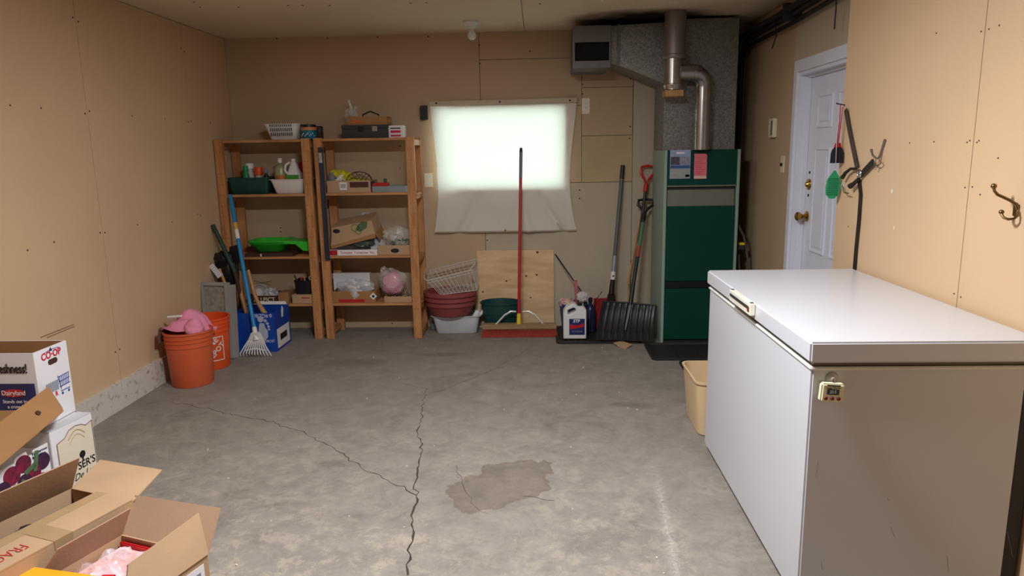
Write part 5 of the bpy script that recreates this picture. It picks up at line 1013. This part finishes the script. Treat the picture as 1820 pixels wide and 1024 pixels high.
# ceiling lamp
c = at(838, 38, 'z', HC); t = thing('ceiling_lampholder', 'white porcelain lampholder with an unlit bulb on the ceiling', 'lamp', (c.x, c.y, HC)); g = G(); g.lathe([(0, HC), (.062, HC), (.064, HC-.012), (.05, HC-.022), (.03, HC-.04), (.024, HC-.052), (0, HC-.052)], (c.x, c.y, 0), 28); sub(g, 'base', whitep, t)
g = G(); g.lathe([(.0, HC-.05), (.014, HC-.052), (.016, HC-.062), (.028, HC-.08), (.033, HC-.1), (.028, HC-.118), (.014, HC-.13), (0, HC-.133)], (c.x, c.y, 0), 24); sub(g, 'bulb', mat('frosted_bulb', (216, 216, 208), .25), t)
g = G(); c = at(1070, 1, 'z', HC-.03); g.tube([(c.x, c.y, HC), (c.x, c.y, HC-.03)], .006, 8); g.ball((c.x, c.y, HC-.032), .009, (1, 1, 1), 1); solo(g, 'ceiling_hook', whitep, 'small white peg under the ceiling near the flue', 'hook', (c.x, c.y, HC))
# ================================================================== freezer
fx0, fx1, fy0, fy1, fzt = .806, 1.492, 2.064, 3.376, .912
t = thing('chest_freezer', 'large white chest freezer against the right wall', 'freezer', (1.13, 2.72, 0))
lidb = .847
sub(G().box(fx0+.012, 1.452, fy0+.012, fy1-.012, .035, lidb-.012, .006), 'cabinet', white, t)
g = G(); g.box(fx0+.006, 1.456, fy0+.006, fy1-.006, lidb-.024, lidb-.014, .003); sub(g, 'top_edge', mat('warm_white_trim', (222, 220, 214), .35), t)
sub(G().box(fx0+.018, 1.45, fy0+.018, fy1-.018, lidb-.014, lidb+.002), 'gasket', mat('grey_gasket', (120, 112, 96), .6), t)
sub(G().box(fx0, fx1, fy0, fy1, lidb, fzt, .006), 'lid', white, t)
sub(G().box(fx0+.04, 1.43, fy0+.04, fy1-.04, .002, .04), 'plinth', rubber, t)
sub(G().box(1.4525, 1.500, fy0+.022, fy1-.06, .01, lidb-.01, .004), 'condenser_cover', charcoal, t)
a, b = at(1304, 522, 'x', fx0-.004), at(1341, 553, 'x', fx0-.004); ya, yb = b.y, a.y; zc = (lidb+fzt)/2+.004
g = G(); g.box(fx0-.022, fx0-.0005, ya, yb, zc-.018, zc+.030, .003); hd = sub(g, 'handle', mat('handle_cream', (226, 222, 206), .35), t)
sub(G().box(fx0-.0235, fx0-.0222, ya+.012, yb-.012, zc+.004, zc+.016), 'handle_groove', charcoal, hd); sub(G().box(fx0-.024, fx0-.0236, ya+.008, ya+.03, zc-.004, zc+.014), 'red_lock', mat('lock_brown_red', (110, 44, 34), .5), hd)
for yy_ in (ya+.012, yb-.012): sub(G().box(fx0-.018, fx0-.006, yy_-.009, yy_+.009, zc+.0302, zc+.0312), 'screw_cover', charcoal, hd)
g = G()
for (u0_, v0_, u1_, v1_) in ((1683, 988, 1686, 1018), (1454, 820, 1450, 850), (1582, 935, 1590, 955), (1790, 945, 1800, 990), (1577, 885, 1580, 890), (1460, 1000, 1462, 1015)):
    g.strip([at(u0_, v0_, 'y', fy0+.0115), at(u1_, v1_, 'y', fy0+.0115)], (0, -1, 0), .0008, .0003)
sub(g, 'scratches', mat('scratch_brown', (136, 122, 112), .7), t, stuff=True)
# thermometer with suction hook
a = at(1455, 714, 'y', fy0-.01); b = at(1501, 681, 'y', fy0-.01); yw = fy0+.012
t = thing('freezer_thermometer', 'cream digital thermometer hung on the end of the freezer', 'thermometer', ((a.x+b.x)/2, yw, a.z))
M_ = Matrix.Translation(((a.x+b.x)/2, yw-.02, (a.z+b.z)/2)) @ Matrix.Rotation(.06, 4, 'Y'); hw, hh = (b.x-a.x)/2-.002, (b.z-a.z)/2
g = G(); g.M = M_; g.box(-hw, hw, -.012, .012, -hh, hh, .005); cs_ = sub(g, 'case', mat('cream_case', (226, 220, 190), .4), t)
g = G(); g.M = M_; g.box(-.016, .016, -.0135, -.0122, -.002, .011); sub(g, 'display', mat('lcd_dark', (52, 72, 92), .2), t)
g = G(); g.M = M_; g.box(-.018, .018, -.013, -.0122, -.004, .013); sub(g, 'display_bezel', charcoal, t)
for dx in (-.019, 0, .019): g = G(); g.M = M_; g.lathe([(0, 0), (.006, 0), (.005, .003), (0, .003)], (dx, -.0122, -.016), 12, (0, -1, 0)); sub(g, 'button', mat('dull_red_button', (120, 40, 36), .5), t)
g = G(); g.M = M_; g.box(-.02, .02, -.0128, -.0122, .022, .026); sub(g, 'logo_bar', charcoal, t)
fo = M_ @ Vector((0, -.0125, .017)); text('Fridge Thermo', .007, ink, t, fo, (1, 0, 0), (0, 0, 1)); text('23.5', .011, cream, t, M_ @ Vector((0, -.0138, .0045)), (1, 0, 0), (0, 0, 1))
c = at(1478, 672, 'y', yw); g = G(); g.lathe([(0, 0), (.02, 0), (.017, .006), (.006, .009), (.005, .014), (0, .015)], (c.x, yw-.0005, c.z), 22, (0, -1, 0)); sub(g, 'suction_cup', film('clear_cup', (190, 184, 180), .6), t); g = G(); g.tube([(c.x, yw-.014, c.z), (c.x, yw-.018, c.z-.012), (c.x, yw-.02, c.z-.02)], .003, 6); sub(g, 'hook', steel, t)
# beige bin
t = thing('waste_bin', 'beige plastic waste bin tucked behind the white freezer', 'bin', (1.0, 3.78, 0)); p = at(1228, 672, 'y', 3.9); bzt = .30
p = at(1228, 668, 'z', bzt); g = G(); by0 = 3.50; g.rrect([(None, 0), (.03, 0), (.025, .005), (.002, bzt-.012), (-.004, bzt-.01), (-.005, bzt), (.006, bzt), (.03, .01), (None, .01)], .125, .20, .05, (p.x+.128, 3.70, .001), 6); sub(g, 'body', beige, t)
# ================================================================== right wall things
def hw(u, v, off=.006): return at(u, v, 'x', XN-off)
# coat hook
t = thing('coat_hook', 'antique brass double coat hook on the right wall above the freezer', 'hook', hw(1806, 372, 0)); c = hw(1806, 372, .0)
g = G(); g.M = Matrix.Translation((XN-.003, c.y, c.z)) ; g.box(-.003, .0025, -.008, .008, -.022, .022, .002); g.M = Matrix(); sub(g, 'back_plate', bronze, t)
P = [Vector((XN-.006, c.y, c.z+.012)), ] 
def hk(pts): 
    # points in (pixel, distance from the wall)
    return [at(u, v, 'x', XN-d) for u, v, d in pts]
g = G(); g.tube(hk([(1808, 372, .006), (1806, 363, .012), (1795, 356, .03), (1782, 350, .05), (1773, 346, .062), (1768, 340, .068), (1766, 332, .07)]), [.0045, .005, .005, .005, .005, .0045, .0045], 8); q = hk([(1766.5, 331, .07)])[0]; g.ball(q, .009, (1, 1, 1), 2)
sub(g, 'upper_prong', bronze, t)
g = G(); g.tube(hk([(1809, 375, .006), (1808, 384, .012), (1802, 389, .022), (1792, 390, .034), (1784, 387, .042), (1780, 381, .045)]), .0045, 8); g.ball(hk([(1780, 377, .045)])[0], .008, (1, 1, 1), 2); sub(g, 'lower_prong', bronze, t)
# nail with swatters
a = hw(1487, 184, .05); b = hw(1502, 187, .0); t = thing('wall_nail', 'long nail in the edge of the right wall holding the fly swatters', 'nail', b); g = G(); g.tube([a, b], .003, 6); g.ball(a, .005, (.4, 1, 1), 1); sub(g, 'shank', iron, t)
def swatter(lab, pts, m, mh, top, bot, wd, nm='fly_swatter'):
    t = thing(nm, lab, 'fly swatter', pts[-1]); sub(G().tube(pts, .0025, 6), 'handle_wire', mh, t)
    return t
xs = XN-.045
A = lambda u, v, o=.045: at(u, v, 'x', XN-o)
P = [A(1491, 186), A(1488, 230), A(1485, 300)]; t = thing('fly_swatter', 'green plastic fly swatter hanging lowest at the door edge', 'fly swatter', P[-1]); sub(G().tube(P, .0022, 6), 'handle_wire', steel, t)
c0, c1 = A(1482, 316), A(1478, 353); g = G()
X = Vector((1, -.25, 0)).normalized(); hts = [(0, .004), (.1, .012), (.3, .03), (.6, .034), (.85, .03), (1, .012)]
top = A(1484, 303); L_ = c1-top
pts = [top+L_*k+X*w_ for k, w_ in hts]+[top+L_*k-X*w_ for k, w_ in hts[::-1]]
g.slab(pts, .002); bl = sub(g, 'blade', green, t); g = G()
for i in range(9): k = .3+.07*i; g.strip([top+L_*k+X*.024+Vector((-.001, -.002, 0)), top+L_*k-X*.024+Vector((-.001, -.002, 0))], (-.25, -1, 0), .003, .002)
sub(g, 'slot_row', dkgreenp, bl)
P1 = [A(1494, 186, .04), A(1492, 220, .04), A(1488, 258, .04)]; t = thing('fly_swatter', 'black bladed fly swatter with red handle at the door edge', 'fly swatter', P1[-1]); g = G(); g.tube(P1, .0026, 6); g.tube([A(1498, 190, .035), A(1494, 225, .035), A(1489, 262, .04)], .002, 6); sub(g, 'red_handle', redpt, t)
top = A(1489, 258, .035); L_ = A(1487, 290, .035)-top; hts = [(0, .008), (.25, .024), (.45, .030), (1, .031)]; pts = [top+L_*k+X*w_ for k, w_ in hts]+[top+L_*k-X*w_ for k, w_ in hts[::-1]]; g = G(); g.slab(pts, .002); sub(g, 'blade', blackp, t)
g = G(); g.slab([top-L_*.12+X*.012, top+L_*.12+X*.018, top+L_*.12-X*.018, top-L_*.12-X*.012], .0035); sub(g, 'red_collar', redpt, t)
# leash / harness
t = thing('black_harness', 'black strap harness looped from the nail with long strap down the wall', 'harness', hw(1525, 320, 0)); N_ = (-1, 0, 0); leather = mat('black_webbing', (38, 34, 32), .6, var=.2, vs=40)
sub(G().strip([hw(1503, 195, .012), hw(1508, 225, .012), hw(1515, 260, .012), hw(1523, 298, .012)], N_, .026, .005), 'upper_strap', mat('worn_webbing', (66, 58, 52), .6, var=.2, vs=30), t)
sub(G().strip([hw(1526, 318, .01), hw(1529, 345, .01), hw(1526, 390, .01), hw(1521, 440, .01), hw(1518, 478, .01), hw(1516, 500, .01)], N_, .022, .004), 'long_strap', leather, t)
g = G(); g.strip([hw(1529, 312, .014), hw(1540, 300, .016), hw(1552, 287, .018)], N_, .024, .008); sub(g, 'right_strap', leather, t)
g = G(); g.tube([hw(1522, 300, .02), hw(1512, 300, .024), hw(1503, 307, .028), hw(1497, 316, .03)], [.006, .007, .008, .01], 8); sub(g, 'left_loop', leather, t)
g = G(); g.tube([hw(1526, 318, .02), hw(1518, 326, .026), hw(1511, 331, .03)], [.008, .01, .014], 8); sub(g, 'lower_loop', leather, t)
cc = hw(1527, 309, .02); g = G(); g.tube([cc+Vector((0, .018*math.cos(a), .018*math.sin(a))) for a in [2*PI*i/14 for i in range(14)]], .0035, 6, closed=True); g.ball(cc, .009, (.6, 1, 1), 1); sub(g, 'ring_buckle', steel, t)
t = thing('clear_suction_hook', 'clear suction hook on the wall next to the green fly swatter', 'hook', hw(1497, 330, 0)); g = G(); g.lathe([(0, 0), (.022, 0), (.018, .006), (.006, .01), (0, .012)], hw(1497, 330, .001), 20, (-1, 0, 0)); sub(g, 'cup', glassy2, t); g = G(); g.tube([hw(1497, 330, .012), hw(1500, 342, .03), hw(1508, 344, .03)], .003, 6); sub(g, 'prong', steel, t)
t = thing('steel_snap_hook', 'steel wall hook with clip holding the black harness', 'hook', hw(1560, 270, 0)); g = G(); g.tube([hw(1573, 248, .006), hw(1567, 266, .008), hw(1563, 280, .012)], [.0055, .004, .005], 8); g.tube([hw(1563, 280, .012), hw(1558, 282, .03), hw(1551, 276, .045), hw(1549, 268, .05)], [.0045, .0045, .0045, .0045], 8); g.ball(hw(1549, 267, .05), .007, (1, 1, 1), 1); sub(g, 'hook', mat('grey_zinc', (120, 118, 112), .4, .7), t)
g = G(); g.tube([hw(1563, 284, .02), hw(1566, 290, .02), hw(1560, 295, .02), hw(1554, 292, .02), hw(1556, 284, .02)], .003, 6); g.tube([hw(1558, 293, .02), hw(1556, 302, .02)], .003, 6); sub(g, 'snap_clip', steel, t)
# ================================================================== cartons at the lower left
# wine carton (kind of yawed), plum carton, dairy carton on top, tray
def frame_box(name, lab, near, far, depth, h, z0, m, lidm=None):
    near, far = Vector(near), Vector(far); d = (far-near); L = d.length; X = d.normalized(); N = Vector((X.y, -X.x, 0))   # N points out (+x side)
    t = thing(name, lab, 'box', ((near+far)/2).to_tuple()[:2]+(z0,)); M = Matrix(((X.x, -N.x, 0, near.x), (X.y, -N.y, 0, near.y), (0, 0, 1, 0), (0, 0, 0, 1)))
    return t, M, L, N
wn_, wf_ = at(87, 770, 'z', .366), at(162, 734, 'z', .366)
t, M_, L, N = frame_box('wine_carton', 'white carton with cream crest label under the tall white carton', (wn_.x, wn_.y, 0), (wf_.x, wf_.y, 0), .44, .366, 0, cartonw)
g = G(); g.M = M_; g.box(0, L, 0, .44, .001, .366, .002); sub(g, 'body', cartonw, t)
g = G(); g.M = M_; g.box(0, L, .0, .07, .3665, .3685); g.box(L*.52, L*.54, -.001, .2, .3662, .3672); sub(g, 'top_seam', mat('pale_grey_carton', (206, 204, 206), .6), t)
def LM(a, z_, d=.0012): return M_ @ Vector((a*L, -d, z_))
crest = [(.12, .02), (.97, .02), (.97, .335), (.82, .325), (.72, .338), (.58, .345), (.42, .338), (.30, .312), (.12, .302)]
g = G(); g.slab([LM(a*1.0, z_) for a, z_ in crest], .001); lb = sub(g, 'cream_label', labelc, t)
g = G(); P = [LM(a, z_, .002) for a, z_ in crest]; 
for a, b in zip(P, P[1:]+P[:1]): g.strip([a, b], N, .0028, .0006)
sub(g, 'label_border', brownink, lb)
g = G(); P = [LM(.38+.40*k, .295+.03*math.sin(PI*k), .002) for k in [i/10 for i in range(11)]]; g.strip(P, N, .0035, .0006); P = [LM(.40+.36*k, .275+.03*math.sin(PI*k), .002) for k in [i/10 for i in range(11)]]; g.strip(P, N, .002, .0006); sub(g, 'crest_arc', mat('gold_print', (178, 148, 96), .5), lb)
Xd = (M_.to_3x3() @ Vector((1, 0, 0)))
g = G(); g.disc(LM(.655, .205, .0022), N, .017, .0006, 9); g.strip([LM(.65, .19, .0022), LM(.655, .178, .0022)], N, .008, .0006); sub(g, 'emblem', ink, lb)
text("SER'S", .048, ink, lb, LM(.73, .158, .0022), Xd, (0, 0, 1), .95, bold=.0006); text('De Luxe', .042, ink, lb, LM(.70, .115, .0022), Xd, (0, 0, 1), 1, shear=.4)
# plum carton
pn_, pf_ = at(-60, 860, 'z', .33), at(84, 787, 'z', .34); pn_.z = pf_.z = 0
t, M_, L, N = frame_box('plum_carton', 'white fruit carton printed with red plums behind the open carton', pn_, pf_, .3, .33, 0, cartonw); M_ = M_.copy()
hC = .34; g = G(); g.M = M_; g.box(0, L, 0, .004, .001, hC-.03); g.box(0, L, .3, .304, .001, hC-.03); g.box(0, .004, .004, .3, .001, hC-.03); g.box(L-.004, L, .004, .3, .001, hC-.03); g.box(.004, L-.004, .004, .3, .001, .005)
def PM(k, z_, d=.0): return M_ @ Vector((L-k, -d, z_))
g.M = Matrix(); g.slab([PM(.0, hC-.03), PM(.0, hC+.0), PM(.07, hC-.004), PM(.075, hC-.018), PM(.095, hC-.018), PM(.10, hC+.004), PM(.155, hC+.002), PM(.158, hC-.02), PM(.30, hC-.02), PM(L, hC-.02), PM(L, hC-.03)], .004); sub(g, 'body', cartonw, t)
for i, (k, z_, r) in enumerate(((.035, hC-.10, .036), (.08, hC-.13, .034), (.12, hC-.075, .036), (.125, hC-.15, .034), (.175, hC-.10, .038), (.17, hC-.17, .03), (.22, hC-.14, .034), (.05, hC-.18, .035), (.1, hC-.2, .034))):
    sub(G().lathe([(0, -.0002), (r, -.0002), (r, .0008+.0001*i), (0, .0008+.0001*i)], PM(k, z_+.035, .0003), 20, N), 'plum_print', plumm if i % 3 else mat('dark_plum_print', (62, 28, 58), .5, var=.3, vs=30), t)
g = G()
for (a, b, w_) in (((.055, hC-.04), (.075, hC-.12), .018), ((.07, hC-.09), (.12, hC-.11), .02), ((.13, hC-.13), (.16, hC-.17), .016)): g.strip([PM(a[0], a[1]+.03, .003), PM((a[0]+b[0])/2, (a[1]+b[1])/2+.03, .003), PM(b[0], b[1]+.03, .003)], N, w_, .0006)
sub(g, 'leaf_print', leafm, t); text('Tomorrow', .017, navy, t, PM(.042, hC-.018, .0015), Xd, (0, 0, 1), bold=.0004); text('Magnifique', .015, navy, t, PM(.046, hC-.034, .0015), Xd, (0, 0, 1), bold=.0004)
# dairy carton
xa = -2.105; n_, f_ = at(58, 627, 'x', xa), at(117, 606, 'x', xa); zt = (n_.z+f_.z)/2; y0, y1 = n_.y, f_.y; z0 = .371; x0 = XL+.045
t = thing('dairy_carton', 'tall white open carton with hand hole and shopping cart print', 'box', ((x0+xa)/2, (y0+y1)/2, z0))
g = G(); open_box(g, x0, xa, y0, y1, z0, zt, .005); bd = sub(g, 'body', cartonw, t)
g = G(); g.box(x0+.005, xa-.005, y1-.0062, y1-.0052, z0+.006, zt-.001); g.box(x0+.0052, x0+.0062, y0+.006, y1-.007, z0+.006, zt-.001); sub(g, 'brown_lining', cardd, t)
XX = xa+.0012
def RW(a, b): return (XX, y0+(y1-y0)*a, z0+(zt-z0)*b)
g = G(); c_ = Vector(RW(.52, .80)); pts = []
for i in range(16): 
    a = 2*PI*i/16; pts.append((XX, c_.y+.016*(1 if math.cos(a) > 0 else -1)+.0135*math.cos(a)*1.0, c_.z+.0125*math.sin(a)))
g.slab(pts, .001); sub(g, 'hand_hole', darkbrown, t)
text('CO·OP', .042, redink, t, RW(.50, .895), (0, 1, 0), (0, 0, 1), .95, bold=.0012)
g = G(); a = Vector(RW(.50, .965)); g.slab([(XX, a.y-.01, a.z-.008), (XX, a.y+.01, a.z-.008), (XX, a.y, a.z+.01)], .0006); g.strip([RW(.3, .94), RW(.47, .962)], (1, 0, 0), .0018, .0006); g.strip([RW(.53, .962), RW(.74, .955)], (1, 0, 0), .0018, .0006); sub(g, 'roof_mark', navy, t)
g = G()
for i in range(14): k = .22+.36*i/13; g.strip([RW(k, .40), RW(k+.01, .53+.01*(i % 2))], (1, 0, 0), .0028, .0006)
sub(g, 'bar_print', greyink, t)
g = G()
for i in range(6): g.strip([RW(.64+.05*i, .42), RW(.66+.055*i, .56)], (1, 0, 0), .003, .0006)
for (a, b) in ((.42, .42), (.49, .49), (.56, .56)): g.strip([RW(.62, a), RW(.95, b+.01)], (1, 0, 0), .003, .0006)
g.strip([RW(.60, .58), RW(.66, .40), RW(.64, .36), RW(.92, .36)], (1, 0, 0), .0035, .0006)
for k in (.68, .88): g.disc(RW(k, .325), (1, 0, 0), .006, .0006, 12)
sub(g, 'cart_print', mat('blue_ink', (40, 72, 160), .6), t); text('R', .028, redink, t, RW(.50, .355), (0, 1, 0), (0, 0, 1), bold=.0008)
yF = y0-.0012; g = G(); g.box(x0+.01, xa-.012, yF-.0004, yF+.0006, z0+.02, z0+(zt-z0)*.60); sub(g, 'navy_panel', navy, t)
def FW(k, b): return (xa-.012-k, yF-.001, z0+(zt-z0)*b)
text('freshness!', .058, ink, t, FW(.093, .795), (1, 0, 0), (0, 0, 1), .62, bold=.001); g = G(); g.disc(FW(.095, .475), (0, 1, 0), .017, .0006, 26, 3.0); sub(g, 'red_oval', redp, t)
p = FW(.095, .475); text('Dairyland', .03, cartonw, t, (p[0], p[1]-.0012, p[2]), (1, 0, 0), (0, 0, 1), .9); text('Stands out in', .021, cartonw, t, FW(.095, .36), (1, 0, 0), (0, 0, 1), .95); text('a crowd.', .021, cartonw, t, FW(.095, .29), (1, 0, 0), (0, 0, 1), .95)
# tilted brown tray
TR = at(86, 687, 'z', .545); ray = (TR-Vector((0, 0, H))).normalized(); BR = at(113, 731, 'z', .455); TL = at(0, 750, 'z', .50); dl = TL-TR
BL = BR+(onplane(0, 828, TR, BR, TL)-BR)*1.12; TL = TR+dl*1.12
t = thing('brown_box_lid', 'brown cardboard box lid with round hole lying tilted across the cartons', 'box lid', BR)
wv = Vector((ray.x*.16, ray.y*.16, .0)); TRb = TR+wv+Vector((0, 0, -.045)); dback = at(0, 712, 'z', .535)-at(86, 687, 'z', .545); TLb = TRb+(at(0, 715, 'y', TRb.y-.1)-TRb)*1.12
g = G(); g.slab([TR, TL, BL, BR], .004); fw_ = sub(g, 'front_wall', cardd, t)
BRb, BLb = BR+wv+Vector((0, 0, -.03)), BL+wv*1.0+Vector((0, 0, -.03))
g = G(); g.slab([TRb, TLb, BLb, BRb], .004); sub(g, 'back_wall', cardd, t)
g = G(); g.slab([TR, BR, BRb, TRb], .004); sub(g, 'end_wall', card, t); g = G(); g.slab([BR, BL, BLb, BRb], .004); sub(g, 'base', cardd, t)
hn = (TL-TR).cross(BR-TR).normalized()
if hn.dot(Vector((0, 0, H))-TR) < 0: hn = -hn
c_ = at(67, 735, 'z', .5); 
dd = c_-Vector((0, 0, H)); kk = (TR-Vector((0, 0, H))).dot(hn)/dd.dot(hn); hc = Vector((0, 0, H))+dd*kk
g = G(); g.disc(hc+hn*.0048, hn, .0105, .0012, 16); sub(g, 'round_hole', darkbrown, t)
# big open carton with FRAGILE flap
zr = .38; P1 = at(127, 867, 'z', zr); P2 = at(237, 890, 'z', zr); ax = (P2-P1).normalized(); ay = Vector((ax.y, -ax.x, 0)); ay = ay if ay.y < 0 else -ay; Wd = (P2-P1).length; Ld = .56
t = thing('fragile_carton', 'large open cardboard carton marked fragile in red, nearest at left', 'box', (P1+P2)/2+ay*.28-Vector((0, 0, zr)))
M_ = Matrix(((ax.x, ay.x, 0, P1.x), (ax.y, ay.y, 0, P1.y), (0, 0, 1, 0), (0, 0, 0, 1)))
def DM(a, b, z_): return M_ @ Vector((a, b, z_))
g = G(); g.M = M_; open_box(g, 0, Wd, 0, Ld, .001, zr, .005); sub(g, 'body', card, t)
o1 = at(178, 817, 'z', zr+.005); o2 = onplane(288, 835, P1, P2, o1); sub(G().slab([P1, P2, o2, o1], .004), 'far_flap', card, t)
u1 = at(140, 813, 'z', .505); u2 = u1+ay*Ld; sub(G().slab([P1, DM(0, Ld, zr), u2, u1], .004), 'left_flap', cardi, t)
mW = (at(182, 873, 'z', zr)-P1).dot(ax); g = G(); g.M = M_; g.box(mW, Wd, .002, Ld, zr+.001, zr+.006); fp_ = sub(g, 'fragile_flap', card, t)
g = G(); g.M = M_; g.box(mW-.004, mW+.040, .0, Ld+.002, zr+.0062, zr+.0068); g.box(mW+.02, Wd+.001, .215, .275, zr+.0069, zr+.0074); g.box(Wd+.0002, Wd+.0010, .215, .275, zr-.06, zr+.007); sub(g, 'packing_tape', tape, fp_)
text('FRAGILE', .060, mat('red_marker', (196, 60, 60), .7), fp_, DM(mW+.055+(Wd-mW-.04)*.36, .385, zr+.0078), ay, ax, .62, bold=-.0011, shear=.0)
t2_ = t
g = G(); g.M = M_; g.box(.01, mW+.02, .01, Ld-.01, .18, .2); 
t = thing('black_pouch', 'black pouch inside the open fragile carton', 'pouch', DM(.06, .3, .2)); g.bm.free(); g = G(); c_ = at(50, 940, 'z', .34); g.ball(c_+Vector((-.012, .0, -.02)), .03, (.8, 1.3, .9), 3, .3, 71); sub(g, 'bag', mat('black_vinyl', (28, 27, 30), .4, var=.2), t)
t = thing('plastic_sheet', 'clear plastic sheet inside the open fragile carton', 'plastic sheet', DM(.08, .45, .2)); g = G(); g.grid(lambda u, v: DM(.012+.15*u, .12+.42*v, .27+.03*math.sin(5*u+7*v)+.015*math.sin(13*v)), 12, 18); sub(g, 'film', glassy2, t)
# second open carton with pink bag
zf_ = .30; Q1 = at(216, 950, 'z', zf_); Q2 = at(369, 985, 'z', zf_); ax = (Q2-Q1).normalized(); ay = Vector((ax.y, -ax.x, 0)); ay = ay if ay.y < 0 else -ay; Wf = (Q2-Q1).length; Lf = .30
M2 = Matrix(((ax.x, ay.x, 0, Q1.x), (ax.y, ay.y, 0, Q1.y), (0, 0, 1, 0), (0, 0, 0, 1)))
def EM(a, b, z_): return M2 @ Vector((a, b, z_))
t = thing('small_open_carton', 'open cardboard carton with raised flaps holding a pink bag, at the bottom left', 'box', EM(Wf/2, Lf/2, 0))
g = G(); g.M = M2; open_box(g, 0, Wf, 0, Lf, .001, zf_, .005); sub(g, 'body', card, t)
g = G(); sub(g.slab([Q1, Q2, onplane(392, 903, Q1, Q2, at(240, 880, 'z', .385)), at(240, 880, 'z', .385)], .004), 'far_flap', cardi, t)
r1 = at(352, 912, 'z', .42); r2 = onplane(226, 1004, EM(Wf, 0, zf_), EM(Wf, Lf, zf_), r1); g = G(); sub(g.slab([EM(Wf, 0, zf_), EM(Wf, Lf, zf_), r2, r1], .004), 'right_flap', card, t)
l1 = at(231, 903, 'z', .385); l2 = onplane(101, 976, Q1, EM(0, Lf, zf_), l1); g = G(); sub(g.slab([Q1, EM(0, Lf, zf_), l2, l1], .004), 'left_flap', cardi, t)
g = G(); g.M = M2; g.box(Wf+.0004, Wf+.0014, .02, .09, zf_-.09, zf_-.02); lb = sub(g, 'white_label', cartonw, t); g = G(); g.M = M2; g.box(Wf+.0016, Wf+.0022, .035, .075, zf_-.075, zf_-.04); sub(g, 'barcode', greyink, lb)
t = thing('red_tray', 'red rimmed tray standing inside the carton with the pink bag', 'tray', EM(Wf*.5, .07, .1)); g = G(); g.M = M2; g.box(.012, Wf-.03, .012, .022, .1, .288, .003); sub(g, 'rim', redp, t); g = G(); g.M = M2; g.box(.02, Wf-.04, .024, .20, .2, .276, .004); sub(g, 'pink_panel', mat('pale_pink_board', (232, 170, 160), .6), t)
t = thing('pink_plastic_bag', 'clear bag with pink contents bulging from the small open carton', 'bag', EM(.12, .15, .25)); g = G()
def bag(u, v):
    from mathutils import noise as N_
    x = .02+.27*u; y = .04+.25*v; n = N_.noise(Vector((u*2.6, v*3.4, 3)))*.05-abs(N_.noise(Vector((u*4.5, v*3.2, 9))))*.045
    return EM(x, y, .272+.075*math.sin(PI*u)*math.sin(PI*min(1, v+.05))+n)
g.grid(bag, 44, 40); sub(g, 'film', film('bag_film', (232, 222, 226), .38, .16), t)
g = G(); g.ball(EM(.15, .15, .245), .1, (1.1, 1, .42), 3, .25, 91); sub(g, 'contents', mat('pink_contents', (206, 120, 128), .7, rgb2=(236, 196, 190), vs=18), t)
a, b = at(58, 1012, 'z', .335), at(215, 1034, 'z', .325); t = thing('orange_folder', 'yellow-orange folder across the near corner of the small open carton', 'folder', a); g = G(); d_ = ay*.16+Vector((0, 0, -.0)); g.slab([a, b, b+d_, a+d_], .008); sub(g, 'cover', mat('orange_folder_print', (238, 160, 30), .4), t)
a = at(184, 1026, 'z', .345); b = at(206, 1026, 'z', .345); t = thing('red_folder', 'red folder corner beside the yellow-orange folder', 'folder', a); g = G(); g.slab([a, b, b+ay*.1, a+ay*.1], .008); sub(g, 'cover', redp, t)
